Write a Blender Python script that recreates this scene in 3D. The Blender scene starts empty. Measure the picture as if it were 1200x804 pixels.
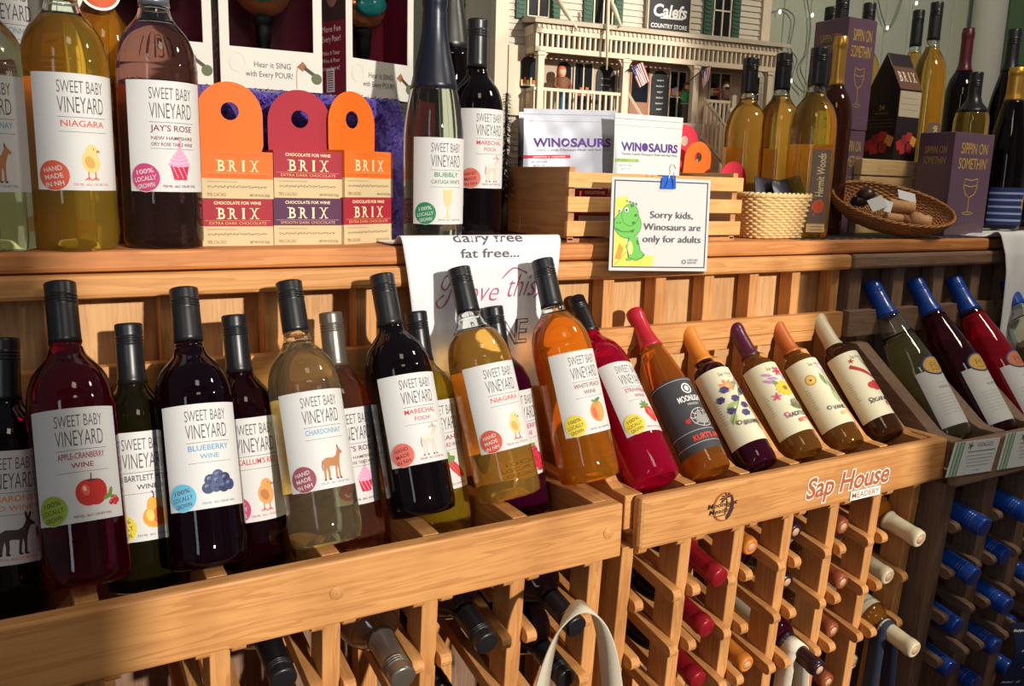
import bpy, bmesh, math, random
from math import sin, cos, pi, radians, sqrt, atan2, hypot
from mathutils import Vector, Matrix
from mathutils.geometry import tessellate_polygon

random.seed(7)
S = bpy.context.scene
COL = S.collection
H = 1.28                      # height of the camera above the floor; the scene is laid out from the lens and lifted at the end

# ------------------------------------------------------------------ camera
FPX = 1000.0
YAW, PITCH, ROLL = radians(30.1), radians(10.69), radians(-1.61)
_f = Vector((sin(YAW) * cos(PITCH), cos(YAW) * cos(PITCH), -sin(PITCH)))
_r = Vector((cos(YAW), -sin(YAW), 0))
_d = _f.cross(_r)
CR = cos(ROLL) * _r + sin(ROLL) * _d
CD = -sin(ROLL) * _r + cos(ROLL) * _d
CF = _f
cam_d = bpy.data.cameras.new('camera')
cam_d.sensor_width = 36.0
cam_d.lens = 36.0 * FPX / 1200.0
cam_d.clip_start = 0.02
cam = bpy.data.objects.new('camera', cam_d)
COL.objects.link(cam)
cam.matrix_world = Matrix(((CR.x, -CD.x, -CF.x, 0), (CR.y, -CD.y, -CF.y, 0), (CR.z, -CD.z, -CF.z, 0), (0, 0, 0, 1)))
S.camera = cam

# ------------------------------------------------------------------ light
S.view_settings.view_transform = 'Standard'
S.view_settings.look = 'None'
S.view_settings.gamma = 1.0
S.view_settings.use_curve_mapping = False
S.view_settings.exposure = 0.0
S.cycles.use_denoising = True
S.cycles.max_bounces = 12
S.cycles.transmission_bounces = 10
S.cycles.transparent_max_bounces = 16
S.cycles.caustics_reflective = False
S.cycles.caustics_refractive = True
S.cycles.sample_clamp_indirect = 4.0
S.cycles.blur_glossy = 0.5

W = bpy.data.worlds.new('shop_air')
S.world = W
W.use_nodes = True
W.node_tree.nodes['Background'].inputs['Color'].default_value = (0.80, 0.88, 1.0, 1)
W.node_tree.nodes['Background'].inputs['Strength'].default_value = 0.15

SUN_DIR = Vector((-0.16, 1.0, -0.27)).normalized()
sd = bpy.data.lights.new('sun', 'SUN')
sd.energy = 4.0
sd.angle = radians(1.8)
sd.color = (1.0, 0.94, 0.84)
sun = bpy.data.objects.new('sun', sd)
COL.objects.link(sun)
sun.rotation_euler = SUN_DIR.to_track_quat('-Z', 'Y').to_euler()
sun.location = (0.5, -2.5, 1.2)


def area(name, loc, target, size, power, color, size_y=None):
    l = bpy.data.lights.new(name, 'AREA')
    l.energy = power
    l.color = color
    l.size = size
    if size_y:
        l.shape = 'RECTANGLE'
        l.size_y = size_y
    o = bpy.data.objects.new(name, l)
    COL.objects.link(o)
    o.location = loc
    o.rotation_euler = (Vector(target) - Vector(loc)).to_track_quat('-Z', 'Y').to_euler()
    return o


area('window_light_left', (-1.15, -0.75, 0.45), (0.3, 1.0, -0.3), 0.26, 5, (0.80, 0.89, 1.0), 1.2)
area('fill_light_near', (0.35, -0.2, 1.2), (0.6, 1.0, -0.3), 0.35, 3.5, (1.0, 0.83, 0.62))  # warm fill added from above the camera, not a fitting of the shop
area('fill_light_far', (1.95, 0.35, 1.22), (1.75, 1.25, -0.1), 0.28, 15, (1.0, 0.90, 0.68))  # fill added to brighten the dim right end, no visible source
# --- setting up done


# ------------------------------------------------------------------ picture measurements -> points in the shop
def ray(px, py):
    return CR * ((px - 600) / FPX) + CD * ((py - 402) / FPX) + CF


def AY(px, py, Y):
    v = ray(px, py)
    return v * (Y / v.y)


def AX(px, py, X):
    v = ray(px, py)
    return v * (X / v.x)


def AZ(px, py, Z):
    v = ray(px, py)
    return v * (Z / v.z)


# ------------------------------------------------------------------ materials
def srgb(r, g, b):
    def f(c):
        c /= 255.0
        return c / 12.92 if c <= 0.04045 else ((c + 0.055) / 1.055) ** 2.4
    return (f(r), f(g), f(b), 1)


_mats = {}


def mat(name, col, rough=0.5, metal=0.0, trans=0.0, ior=1.45, spec=0.5, noise=0.0, nscale=40.0, bump=0.0, coat=0.0, alpha=1.0, sub=0.0, emit=0.0, sheen=0.0):
    """a procedural surface: flat colour broken up by fine noise"""
    if name in _mats:
        return _mats[name]
    m = bpy.data.materials.new(name)
    m.use_nodes = True
    nt = m.node_tree
    b = nt.nodes['Principled BSDF']
    c = srgb(*col) if max(col) > 1.0 or isinstance(col[0], int) else (*col, 1)
    b.inputs['Base Color'].default_value = c
    b.inputs['Roughness'].default_value = rough
    b.inputs['Metallic'].default_value = metal
    b.inputs['Transmission Weight'].default_value = trans
    b.inputs['IOR'].default_value = ior
    b.inputs['Specular IOR Level'].default_value = spec
    b.inputs['Coat Weight'].default_value = coat
    b.inputs['Alpha'].default_value = alpha
    b.inputs['Sheen Weight'].default_value = sheen
    if emit:
        b.inputs['Emission Color'].default_value = c
        b.inputs['Emission Strength'].default_value = emit
    if noise or bump:
        tc = nt.nodes.new('ShaderNodeTexCoord')
        n = nt.nodes.new('ShaderNodeTexNoise')
        n.inputs['Scale'].default_value = nscale
        n.inputs['Detail'].default_value = 4
        nt.links.new(tc.outputs['Object'], n.inputs['Vector'])
        if noise:
            mix = nt.nodes.new('ShaderNodeMix')
            mix.data_type = 'RGBA'
            mix.inputs[6].default_value = tuple(max(0, x * (1 - noise)) for x in c[:3]) + (1,)
            mix.inputs[7].default_value = tuple(min(1, x * (1 + noise)) for x in c[:3]) + (1,)
            nt.links.new(n.outputs['Fac'], mix.inputs[0])
            nt.links.new(mix.outputs[2], b.inputs['Base Color'])
        if bump:
            bp = nt.nodes.new('ShaderNodeBump')
            bp.inputs['Strength'].default_value = bump
            bp.inputs['Distance'].default_value = 0.002
            nt.links.new(n.outputs['Fac'], bp.inputs['Height'])
            nt.links.new(bp.outputs['Normal'], b.inputs['Normal'])
    _mats[name] = m
    return m


def wood(name, light, dark, axis='X', rough=0.55, ring=55.0):
    """softwood: long stretched grain lines along one axis, blotches and a few stains"""
    if name in _mats:
        return _mats[name]
    m = bpy.data.materials.new(name)
    m.use_nodes = True
    nt = m.node_tree
    N, L = nt.nodes, nt.links
    b = N['Principled BSDF']
    tc = N.new('ShaderNodeTexCoord')
    oi = N.new('ShaderNodeObjectInfo')
    mul = N.new('ShaderNodeMath'); mul.operation = 'MULTIPLY'; mul.inputs[1].default_value = 37.0
    L.new(oi.outputs['Random'], mul.inputs[0])
    add = N.new('ShaderNodeVectorMath'); add.operation = 'ADD'
    L.new(tc.outputs['Object'], add.inputs[0]); L.new(mul.outputs[0], add.inputs[1])
    mp = N.new('ShaderNodeMapping')
    k = {'X': (0.05, 1, 1), 'Y': (1, 0.05, 1), 'Z': (1, 1, 0.05)}[axis]
    mp.inputs['Scale'].default_value = k
    L.new(add.outputs[0], mp.inputs['Vector'])
    n1 = N.new('ShaderNodeTexNoise'); n1.inputs['Scale'].default_value = ring; n1.inputs['Detail'].default_value = 3; n1.inputs['Distortion'].default_value = 0.25
    L.new(mp.outputs[0], n1.inputs['Vector'])
    n2 = N.new('ShaderNodeTexNoise'); n2.inputs['Scale'].default_value = ring * 6; n2.inputs['Detail'].default_value = 2
    L.new(mp.outputs[0], n2.inputs['Vector'])
    n3 = N.new('ShaderNodeTexNoise'); n3.inputs['Scale'].default_value = 9; n3.inputs['Detail'].default_value = 3
    L.new(add.outputs[0], n3.inputs['Vector'])
    wv = N.new('ShaderNodeMath'); wv.operation = 'MULTIPLY'; wv.inputs[1].default_value = 7.0
    L.new(n1.outputs['Fac'], wv.inputs[0])
    fr = N.new('ShaderNodeMath'); fr.operation = 'FRACT'
    L.new(wv.outputs[0], fr.inputs[0])
    r = N.new('ShaderNodeValToRGB')
    r.color_ramp.elements[0].color = srgb(*light); r.color_ramp.elements[0].position = 0.25
    mid_ = tuple(0.72 * a + 0.28 * c for a, c in zip(light, dark))
    r.color_ramp.elements[1].color = srgb(*mid_); r.color_ramp.elements[1].position = 0.80
    e = r.color_ramp.elements.new(0.94); e.color = srgb(*[0.58 * a + 0.42 * c for a, c in zip(light, dark)])
    e = r.color_ramp.elements.new(1.0); e.color = srgb(*light)
    L.new(fr.outputs[0], r.inputs['Fac'])
    m1 = N.new('ShaderNodeMix'); m1.data_type = 'RGBA'; m1.blend_type = 'MULTIPLY'; m1.inputs[0].default_value = 0.28
    r2 = N.new('ShaderNodeValToRGB'); r2.color_ramp.elements[0].color = (.74, .70, .66, 1); r2.color_ramp.elements[0].position = .3; r2.color_ramp.elements[1].color = (1, 1, 1, 1); r2.color_ramp.elements[1].position = .62
    L.new(n2.outputs['Fac'], r2.inputs['Fac'])
    L.new(r.outputs[0], m1.inputs[6]); L.new(r2.outputs[0], m1.inputs[7])
    m2 = N.new('ShaderNodeMix'); m2.data_type = 'RGBA'; m2.blend_type = 'MULTIPLY'; m2.inputs[0].default_value = 0.55
    r3 = N.new('ShaderNodeValToRGB'); r3.color_ramp.elements[0].color = (.60, .48, .38, 1); r3.color_ramp.elements[0].position = .28; r3.color_ramp.elements[1].color = (1, 1, 1, 1); r3.color_ramp.elements[1].position = .55
    L.new(n3.outputs['Fac'], r3.inputs['Fac'])
    L.new(m1.outputs[2], m2.inputs[6]); L.new(r3.outputs[0], m2.inputs[7])
    L.new(m2.outputs[2], b.inputs['Base Color'])
    b.inputs['Roughness'].default_value = rough
    b.inputs['Specular IOR Level'].default_value = 0.35
    bp = N.new('ShaderNodeBump'); bp.inputs['Strength'].default_value = 0.07; bp.inputs['Distance'].default_value = 0.001
    L.new(n2.outputs['Fac'], bp.inputs['Height']); L.new(bp.outputs['Normal'], b.inputs['Normal'])
    _mats[name] = m
    return m


# ------------------------------------------------------------------ mesh collecting
class MB:
    def __init__(s):
        s.v, s.f, s.sm, s.mi, s.mats = [], [], [], [], []

    def slot(s, m):
        if m is None:
            return 0
        if m not in s.mats:
            s.mats.append(m)
        return s.mats.index(m)

    def add(s, verts, faces, smooth=False, m=None):
        n = len(s.v)
        s.v += [Vector(p) for p in verts]
        k = s.slot(m)
        for f in faces:
            s.f.append([n + i for i in f]); s.sm.append(smooth); s.mi.append(k)
        return s

    def box(s, a, b, m=None, M=None):
        (x0, y0, z0), (x1, y1, z1) = a, b
        vs = [(x0, y0, z0), (x1, y0, z0), (x1, y1, z0), (x0, y1, z0), (x0, y0, z1), (x1, y0, z1), (x1, y1, z1), (x0, y1, z1)]
        if M is not None:
            vs = [M @ Vector(p) for p in vs]
        return s.add(vs, [(0, 3, 2, 1), (4, 5, 6, 7), (0, 1, 5, 4), (1, 2, 6, 5), (2, 3, 7, 6), (3, 0, 4, 7)], False, m)

    def prism(s, poly, fn, d0, d1, m=None, smooth=False):
        """poly: outline (u,v); fn(u,v,d) -> point; extruded between d0 and d1"""
        n = len(poly)
        vs = [fn(u, v, d0) for u, v in poly] + [fn(u, v, d1) for u, v in poly]
        tri = tessellate_polygon([[Vector((u, v, 0)) for u, v in poly]])
        fs = [(i, (i + 1) % n, n + (i + 1) % n, n + i) for i in range(n)]
        fs += [tuple(t) for t in tri] + [tuple(n + i for i in reversed(t)) for t in tri]
        return s.add(vs, fs, smooth, m)

    def lathe(s, prof, n=32, m=None, M=None, smooth=True, axis=None):
        """prof: list of (r,z) bottom to top; r = 0 closes the end"""
        vs, rows = [], []
        for r, z in prof:
            if r <= 1e-7:
                rows.append([len(vs)]); vs.append(Vector((0, 0, z)))
            else:
                rows.append(list(range(len(vs), len(vs) + n)))
                vs += [Vector((r * cos(2 * pi * i / n), r * sin(2 * pi * i / n), z)) for i in range(n)]
        if M is not None:
            vs = [M @ p for p in vs]
        fs = []
        for a, b in zip(rows, rows[1:]):
            if len(a) == 1 and len(b) == 1:
                continue
            for i in range(n):
                j = (i + 1) % n
                if len(a) == 1:
                    fs.append((a[0], b[j], b[i]))
                elif len(b) == 1:
                    fs.append((a[i], a[j], b[0]))
                else:
                    fs.append((a[i], a[j], b[j], b[i]))
        return s.add(vs, fs, smooth, m)

    def tube(s, pts, r, n=10, m=None, cap=True, smooth=True):
        pts = [Vector(p) for p in pts]
        rs = r if isinstance(r, (list, tuple)) else [r] * len(pts)
        vs, up = [], None
        for i, p in enumerate(pts):
            t = (pts[min(i + 1, len(pts) - 1)] - pts[max(i - 1, 0)]).normalized()
            if up is None:
                up = t.orthogonal().normalized()
            up = (up - t * up.dot(t)).normalized()
            w = t.cross(up)
            vs += [p + rs[i] * (cos(2 * pi * k / n) * up + sin(2 * pi * k / n) * w) for k in range(n)]
        fs = []
        for i in range(len(pts) - 1):
            for k in range(n):
                l = (k + 1) % n
                fs.append((i * n + k, i * n + l, (i + 1) * n + l, (i + 1) * n + k))
        if cap:
            fs.append(tuple(reversed(range(n)))); fs.append(tuple((len(pts) - 1) * n + k for k in range(n)))
        return s.add(vs, fs, smooth, m)

    def ribbon(s, pts, widths, wdir, thick, m=None, smooth=True):
        """a strap: a centre line swept with width along wdir and real thickness"""
        pts = [Vector(p) for p in pts]
        vs = []
        for i, p in enumerate(pts):
            t = (pts[min(i + 1, len(pts) - 1)] - pts[max(i - 1, 0)]).normalized()
            w = Vector(wdir[i] if isinstance(wdir, list) else wdir)
            w = (w - t * w.dot(t)).normalized()
            nn = t.cross(w)
            hw = (widths[i] if isinstance(widths, list) else widths) / 2
            for a, b in ((-1, -1), (1, -1), (1, 1), (-1, 1)):
                vs.append(p + w * hw * a + nn * thick / 2 * b)
        fs = []
        for i in range(len(pts) - 1):
            for k in range(4):
                l = (k + 1) % 4
                fs.append((i * 4 + k, i * 4 + l, (i + 1) * 4 + l, (i + 1) * 4 + k))
        e = (len(pts) - 1) * 4
        fs += [(3, 2, 1, 0), (e, e + 1, e + 2, e + 3)]
        return s.add(vs, fs, smooth, m)

    def grid(s, fn, nu, nv, m=None, smooth=True):
        vs = [fn(i / nu, j / nv) for j in range(nv + 1) for i in range(nu + 1)]
        fs = [(j * (nu + 1) + i, j * (nu + 1) + i + 1, (j + 1) * (nu + 1) + i + 1, (j + 1) * (nu + 1) + i) for j in range(nv) for i in range(nu)]
        return s.add(vs, fs, smooth, m)

    def mesh(s, name, m=None):
        me = bpy.data.meshes.new(name)
        me.from_pydata([tuple(p) for p in s.v], [], s.f)
        ms = s.mats if s.mats else ([m] if m else [])
        for x in ms:
            me.materials.append(x)
        for p, sm, k in zip(me.polygons, s.sm, s.mi):
            p.use_smooth = sm
            p.material_index = k
        me.update()
        return me


WL = {}      # world origin of every unrotated parent, while building


def obj(name, mb, m=None, parent=None, bevel=0.0, local=False, solid=0.0, fixn=True):
    """link one mesh object; coordinates are shop coordinates unless local=True"""
    me = mb.mesh(name, m)
    if fixn:
        bm = bmesh.new(); bm.from_mesh(me)
        bmesh.ops.recalc_face_normals(bm, faces=bm.faces)
        bm.to_mesh(me); bm.free()
    o = bpy.data.objects.new(name, me)
    COL.objects.link(o)
    if not local:
        xs = [v.co for v in me.vertices]
        c = Vector(((min(p.x for p in xs) + max(p.x for p in xs)) / 2, (min(p.y for p in xs) + max(p.y for p in xs)) / 2, min(p.z for p in xs)))
        me.transform(Matrix.Translation(-c))
        o.location = c - (WL[parent.name] if parent else Vector((0, 0, 0)))
        WL[o.name] = c
    if parent:
        o.parent = parent
    if bevel:
        bv = o.modifiers.new('edge', 'BEVEL'); bv.width = bevel; bv.segments = 2; bv.limit_method = 'ANGLE'
    if solid:
        sl = o.modifiers.new('thickness', 'SOLIDIFY'); sl.thickness = solid; sl.offset = -1
    return o


def tag(o, label=None, cat=None, group=None, kind=None):
    if label: o['label'] = label
    if cat: o['category'] = cat
    if group: o['group'] = group
    if kind: o['kind'] = kind
    return o


def thing(name, label, cat, loc, group=None, M=None):
    o = bpy.data.objects.new(name, None)
    o.empty_display_size = 0.03
    COL.objects.link(o)
    if M is not None:
        o.matrix_world = M
    else:
        o.location = loc
    WL[o.name] = Vector(loc)
    return tag(o, label, cat, group)


def copy_tree(o, parent=None):
    c = o.copy(); COL.objects.link(c)
    if parent: c.parent = parent
    for ch in list(o.children):
        copy_tree(ch, c)
    return c


# ------------------------------------------------------------------ printed art: flat shapes laid on a label, box or sign
_txt = {}


def text_geo(body, size=1.0, offset=0.0, shear=0.0, space=1.0, align='LEFT'):
    key = (body, offset, shear, space, align)
    if key not in _txt:
        cu = bpy.data.curves.new('t', 'FONT')
        cu.body = body; cu.size = 1.0; cu.offset = offset; cu.shear = shear; cu.space_character = space
        cu.align_x = align; cu.resolution_u = 3; cu.fill_mode = 'FRONT' if hasattr(cu, 'fill_mode') else 'FRONT'
        o = bpy.data.objects.new('t', cu)
        me = bpy.data.meshes.new_from_object(o)
        _txt[key] = ([(v.co.x, v.co.y) for v in me.vertices], [tuple(p.vertices) for p in me.polygons])
        bpy.data.objects.remove(o); bpy.data.meshes.remove(me); bpy.data.curves.remove(cu)
    vs, fs = _txt[key]
    return [(x * size, y * size) for x, y in vs], fs


class Art:
    STEP = 2.2e-5

    def __init__(s):
        s.ops = []

    def raw(s, vs, fs, m, z=0):
        s.ops.append((vs, fs, m, len(s.ops) + z)); return s

    def rect(s, x0, y0, x1, y1, m):
        return s.raw([(x0, y0), (x1, y0), (x1, y1), (x0, y1)], [(0, 1, 2, 3)], m)

    def poly(s, pts, m):
        tri = tessellate_polygon([[Vector((u, v, 0)) for u, v in pts]])
        return s.raw(list(pts), [tuple(t) for t in tri], m)

    def ell(s, cx, cy, rx, ry, m, rot=0, n=20):
        a = radians(rot)
        pts = [(cx + rx * cos(t) * cos(a) - ry * sin(t) * sin(a), cy + rx * cos(t) * sin(a) + ry * sin(t) * cos(a)) for t in [2 * pi * i / n for i in range(n)]]
        return s.raw(pts, [tuple(range(n))], m)

    def ring(s, cx, cy, rx, ry, w, m, n=24):
        o = [(cx + rx * cos(2 * pi * i / n), cy + ry * sin(2 * pi * i / n)) for i in range(n)]
        i_ = [(cx + (rx - w) * cos(2 * pi * i / n), cy + (ry - w) * sin(2 * pi * i / n)) for i in range(n)]
        return s.raw(o + i_, [(k, (k + 1) % n, n + (k + 1) % n, n + k) for k in range(n)], m)

    def line(s, pts, w, m):
        vs, fs = [], []
        for i, (x, y) in enumerate(pts):
            a, b = pts[max(i - 1, 0)], pts[min(i + 1, len(pts) - 1)]
            dx, dy = b[0] - a[0], b[1] - a[1]
            l = hypot(dx, dy) or 1
            ww = (w[i] if isinstance(w, list) else w) / 2
            vs += [(x - dy / l * ww, y + dx / l * ww), (x + dy / l * ww, y - dx / l * ww)]
        for i in range(len(pts) - 1):
            fs.append((2 * i, 2 * i + 1, 2 * i + 3, 2 * i + 2))
        return s.raw(vs, fs, m)

    def text(s, body, x, y, h, m, align='CENTER', sx=1.0, offset=0.0, shear=0.0, space=1.0, rot=0.0, width=None):
        """h = capital height"""
        size = h / 0.70
        vs, fs = text_geo(body, size, offset, shear, space, align)
        if not vs:
            return s
        if width:
            ww = max(p[0] for p in vs) - min(p[0] for p in vs)
            sx = width / ww
        a = radians(rot)
        vs = [(x + px * sx * cos(a) - py * sin(a), y + px * sx * sin(a) + py * cos(a)) for px, py in vs]
        return s.raw(vs, fs, m)

    def squiggle(s, x0, x1, y, amp, m, w, k=None):
        """a line of illegible small script"""
        n = k or max(6, int((x1 - x0) / amp * 1.2))
        pts = []
        for i in range(n * 3 + 1):
            t = i / (n * 3)
            pts.append((x0 + (x1 - x0) * t + amp * .4 * sin(i * 2.1), y + amp * .5 * sin(i * 2.1 + 0.6 * sin(i * .7)) * (0.6 + 0.5 * sin(i * 1.3))))
        return s.line(pts, w, m)

    def build(s, mb, fn, cut=0.0, lift=0.0):
        """fn(u,v,height) -> point; cut = facet spacing along u for curved surfaces"""
        for vs, fs, m, k in s.ops:
            h = lift + k * s.STEP
            if cut:
                bm = bmesh.new()
                bv = [bm.verts.new((x, y, 0)) for x, y in vs]
                for f in fs:
                    try:
                        bm.faces.new([bv[i] for i in f])
                    except ValueError:
                        pass
                xs = [p[0] for p in vs]
                i0, i1 = math.floor(min(xs) / cut) + 1, math.ceil(max(xs) / cut)
                for i in range(i0, i1):
                    bmesh.ops.bisect_plane(bm, geom=bm.verts[:] + bm.edges[:] + bm.faces[:], dist=1e-7, plane_co=(i * cut, 0, 0), plane_no=(1, 0, 0))
                bm.verts.index_update()
                vv = [(v.co.x, v.co.y) for v in bm.verts]
                ff = [tuple(v.index for v in f.verts) for f in bm.faces]
                bm.free()
            else:
                vv, ff = vs, fs
            mb.add([fn(x, y, h) for x, y in vv], ff, False, m)
        return mb


def on_cylinder(R, cut):
    """label coordinates (u along the girth, v up) wrapped on a bottle whose front is -Y; facets are kept flat between cuts"""
    def P(i, h):
        a = i * cut / R
        return Vector(((R + h) * sin(a), -(R + h) * cos(a), 0))

    def fn(u, v, h):
        i = math.floor(u / cut + 1e-6)
        t = u / cut - i
        p = P(i, h).lerp(P(i + 1, h), t)
        p.z = v
        return p
    return fn


def on_plane(O, U, V):
    O, U, V = Vector(O), Vector(U).normalized(), Vector(V).normalized()
    n = U.cross(V).normalized()

    def fn(u, v, h):
        return O + U * u + V * v + n * h
    return fn

# ------------------------------------------------------------------ the shop around the racks
FLOOR = -H
OAK = {a: wood('fir_' + a, (214, 154, 92), (166, 102, 52), a) for a in 'XYZ'}
SHELFW = wood('shelf_fir', (214, 142, 82), (160, 92, 46), 'X', ring=40)
DARK = {a: wood('walnut_' + a, (140, 110, 90), (86, 64, 50), a) for a in 'XYZ'}
BACKB = wood('back_board', (218, 170, 116), (186, 128, 74), 'Z')
PLANK = mat('painted_planks', (200, 204, 186), 0.6, noise=0.06, nscale=14)

mb = MB(); mb.box((-2.2, -1.4, FLOOR - 0.05), (4.2, 2.3, FLOOR))
tag(obj('floor', mb, wood('floor_boards', (120, 84, 56), (78, 52, 34), 'X')), kind='structure')
mb = MB()
x = -2.2
while x < 4.2:          # vertical tongue and groove planks
    mb.box((x, 2.02, FLOOR), (x + 0.117, 2.06, 1.35)); x += 0.12
mb.box((-2.2, 2.045, FLOOR), (4.2, 2.10, 1.35))
tag(obj('wall_back', mb, PLANK, bevel=0.004), kind='structure')
# the street wall behind the camera, with the window the sun comes through
WX0, WX1, WZ0, WZ1 = 0.40, 1.72, -0.42, 1.35
mb = MB()
for a, b in (((-2.2, FLOOR), (WX0, 2.2)), ((WX1, FLOOR), (4.2, 2.2)), ((WX0, FLOOR), (WX1, WZ0)), ((WX0, WZ1), (WX1, 2.2))):
    mb.box((a[0], -1.40, a[1]), (b[0], -1.30, b[1]))
tag(obj('wall_front', mb, mat('plaster', (190, 184, 172), 0.8, noise=0.05)), kind='structure')
win = tag(thing('window_1', None, None, (WX0, -1.35, WZ0)), kind='structure')
mb = MB()
for a, b in (((WX0, WZ0), (WX0 + .03, WZ1)), ((WX1 - .03, WZ0), (WX1, WZ1)), ((WX0, WZ0), (WX1, WZ0 + .03)), ((WX0, WZ1 - .03), (WX1, WZ1))):
    mb.box((a[0], -1.38, a[1]), (b[0], -1.33, b[1]))
obj('window_frame', mb, mat('window_paint', (225, 225, 218), 0.5), win)

SLOPE = math.tan(radians(3.3))


def yz(u, v, d):
    return Vector((d, u, v))


def xz(u, v, d):
    return Vector((u, d, v))


def post(rack, x, w, yf, z0, z1, depth, m, tilt=True):
    s = SLOPE if tilt else 0
    mb = MB()
    mb.prism([(yf + s * (z1 - z0), z0), (yf + depth + s * (z1 - z0), z0), (yf + depth, z1), (yf, z1)], yz, x, x + w)
    return obj('post', mb, m, rack, bevel=0.0015)


def cleat(rack, x, w, yf, z, m, yb=1.12, h=0.020):
    """a bottle bearer: a bar with a rounded nose, rising towards the back"""
    mb = MB()
    t = math.tan(radians(10))
    pts = [(yb, z + t * (yb - yf)), (yb, z + t * (yb - yf) - h)]
    for i in range(7):
        a = -pi / 2 - pi * i / 6
        pts.append((yf + h / 2 + h / 2 * cos(a), z - h / 2 + h / 2 * sin(a)))
    mb.prism(pts, yz, x, x + w)
    return obj('cleat', mb, m, rack, bevel=0.001)


def divider(rack, x, w, yf, zf, m, rise=True):
    mb = MB()
    if rise:
        pts = [(yf, zf - 0.05), (1.114, zf - 0.05), (1.114, -0.292), (1.085, -0.292), (yf + 0.045, zf + 0.006), (yf + 0.03, zf), (yf, zf)]
    else:
        pts = [(yf, zf - 0.05), (1.114, zf - 0.05), (1.114, zf - 0.02), (yf + 0.05, zf), (yf, zf)]
    mb.prism(pts, yz, x, x + w)
    return obj('divider', mb, m, rack, bevel=0.0015)


def notch_bar(rack, x0, x1, z0, z1, cols, r, m, below=True, name='neck_bar'):
    """the bar the necks lie in: round notches cut from one edge"""
    mb = MB()
    pts = []
    if below:
        pts += [(x0, z1), (x0, z0)]
        for c in cols:
            if x0 < c - r and c + r < x1:
                pts += [(c + r * cos(pi - pi * i / 10), z0 + r * 1.05 * sin(pi * i / 10)) for i in range(11)]
        pts += [(x1, z0), (x1, z1)]
    else:
        pts += [(x1, z0), (x0, z0), (x0, z1)]
        pts = [(x1, z0), (x1, z1)]
        for c in reversed(cols):
            if x0 < c - r and c + r < x1:
                pts += [(c + r * cos(pi * i / 10), z1 - r * 1.05 * sin(pi * i / 10)) for i in range(11)]
        pts += [(x0, z1), (x0, z0)]
    mb.prism(pts, xz, 1.094, 1.112)
    return obj(name, mb, m, rack, bevel=0.0012)


def rack_unit(label, x0, pitch, n, w, yf, zrail, hrail, xr0, xr1, M, rows, upper_w, rise, below, notch_r, rail_bevel, xt0, xt1, first=0):
    t = thing('wine_rack', label, 'wine rack', (x0, yf, FLOOR))
    cols = [x0 + w / 2 + pitch * (k + .5) for k in range(n - 1)]
    z_top = zrail - hrail
    for k in range(n):
        x = x0 + pitch * k
        post(t, x, w, yf, FLOOR, z_top, 0.045, M['Z'])
        ux = x + (w - upper_w) / 2
        post(t, ux, upper_w, 1.114, FLOOR, -0.147, 0.030, M['Z'], tilt=False)
        divider(t, x, w, yf, zrail, M['Y'], rise)
        for r_ in range(rows):
            z = zrail - 0.070 - 0.09 * r_
            if k > 0:
                cleat(t, x - 0.0155, 0.0155, yf - 0.010, z, M['Y'])
            if k < n - 1:
                cleat(t, x + w, 0.0155, yf - 0.010, z, M['Y'])
    mb = MB(); mb.box((xr0, yf - 0.021, zrail - hrail), (xr1, yf, zrail)); obj('display_rail', mb, M['X'], t, bevel=rail_bevel)
    for xe in (xr0, xr1 - 0.019):
        mb = MB(); mb.box((xe, yf, zrail - 0.05), (xe + 0.019, 1.114, zrail - 0.0006)); obj('side_arm', mb, M['Y'], t, bevel=0.002)
    mb = MB(); mb.box((xt0, 1.094, -0.148), (xt1, 1.114, -0.119)); obj('top_rail', mb, M['X'], t, bevel=0.006)
    notch_bar(t, xt0, xt1 - 0.012, -0.280, -0.229, cols, notch_r, M['X'], below)
    mb = MB(); mb.box((xt0, 1.148, -0.46), (xt1, 1.158, -0.119)); obj('back_panel', mb, BACKB if M is OAK else M['Z'], t)
    mb = MB(); mb.box((x0 - .01, 1.148, FLOOR + .02), (x0 + pitch * (n - 1) + w, 1.158, -0.4605)); obj('bin_shade_panel', mb, DARK['Z'], t)  # dark sheet added behind the bins, its colour stands in for their deep shade
    return t, cols


rackA, colsA = rack_unit('light fir wine rack on the left, its display rail full of bottles with white labels',
                         .1485 - 3 * .1257, .1257, 8, .022, .892, -.4245, .077, -.30, .687, OAK, 3, .030, False, True, .028, .003, -.30, .655)
rackB, colsB = rack_unit('light fir wine rack in the middle with two logos on its rail',
                         .706, .108, 7, .021, .892, -.4245, .077, .7185, 1.4047, OAK, 4, .022, True, True, .020, .006, .668, 1.384)
rackC, colsC = rack_unit('dark stained wine rack at the right with blue capped bottles',
                         1.4075, .132, 7, .034, .868, -.430, .080, 1.4065, 2.25, DARK, 5, .034, True, False, .022, .004, 1.390, 2.25)
for rk, X, z in ((rackA, .285, -.4625), (rackA, .664, -.4625)):
    mb = MB(); mb.lathe([(0, -.0012), (.0085, -.0012), (.0085, .0006), (.008, .001), (0, .001)], 20, M=Matrix.Translation((X, .8708, z)) @ Matrix.Rotation(pi / 2, 4, 'X'))
    obj('dowel_plug', mb, OAK['Y'], rk)

# the display top: boards lying over the racks
def board(label, xa, xb, ya=1.10, yb=1.80, z1=-.092, th=.025, m=SHELFW):
    mb = MB(); mb.box((xa, ya, z1 - th), (xb, yb, z1))
    return tag(obj('shelf_board', mb, m, bevel=.005), label, 'shelf')


board('long wooden shelf board on top of the left wine rack', -.60, .470)
board('wooden shelf board on top of the middle and dark racks', .672, 1.832)
board('short wooden shelf board under the white shirt', .472, .670)

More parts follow.
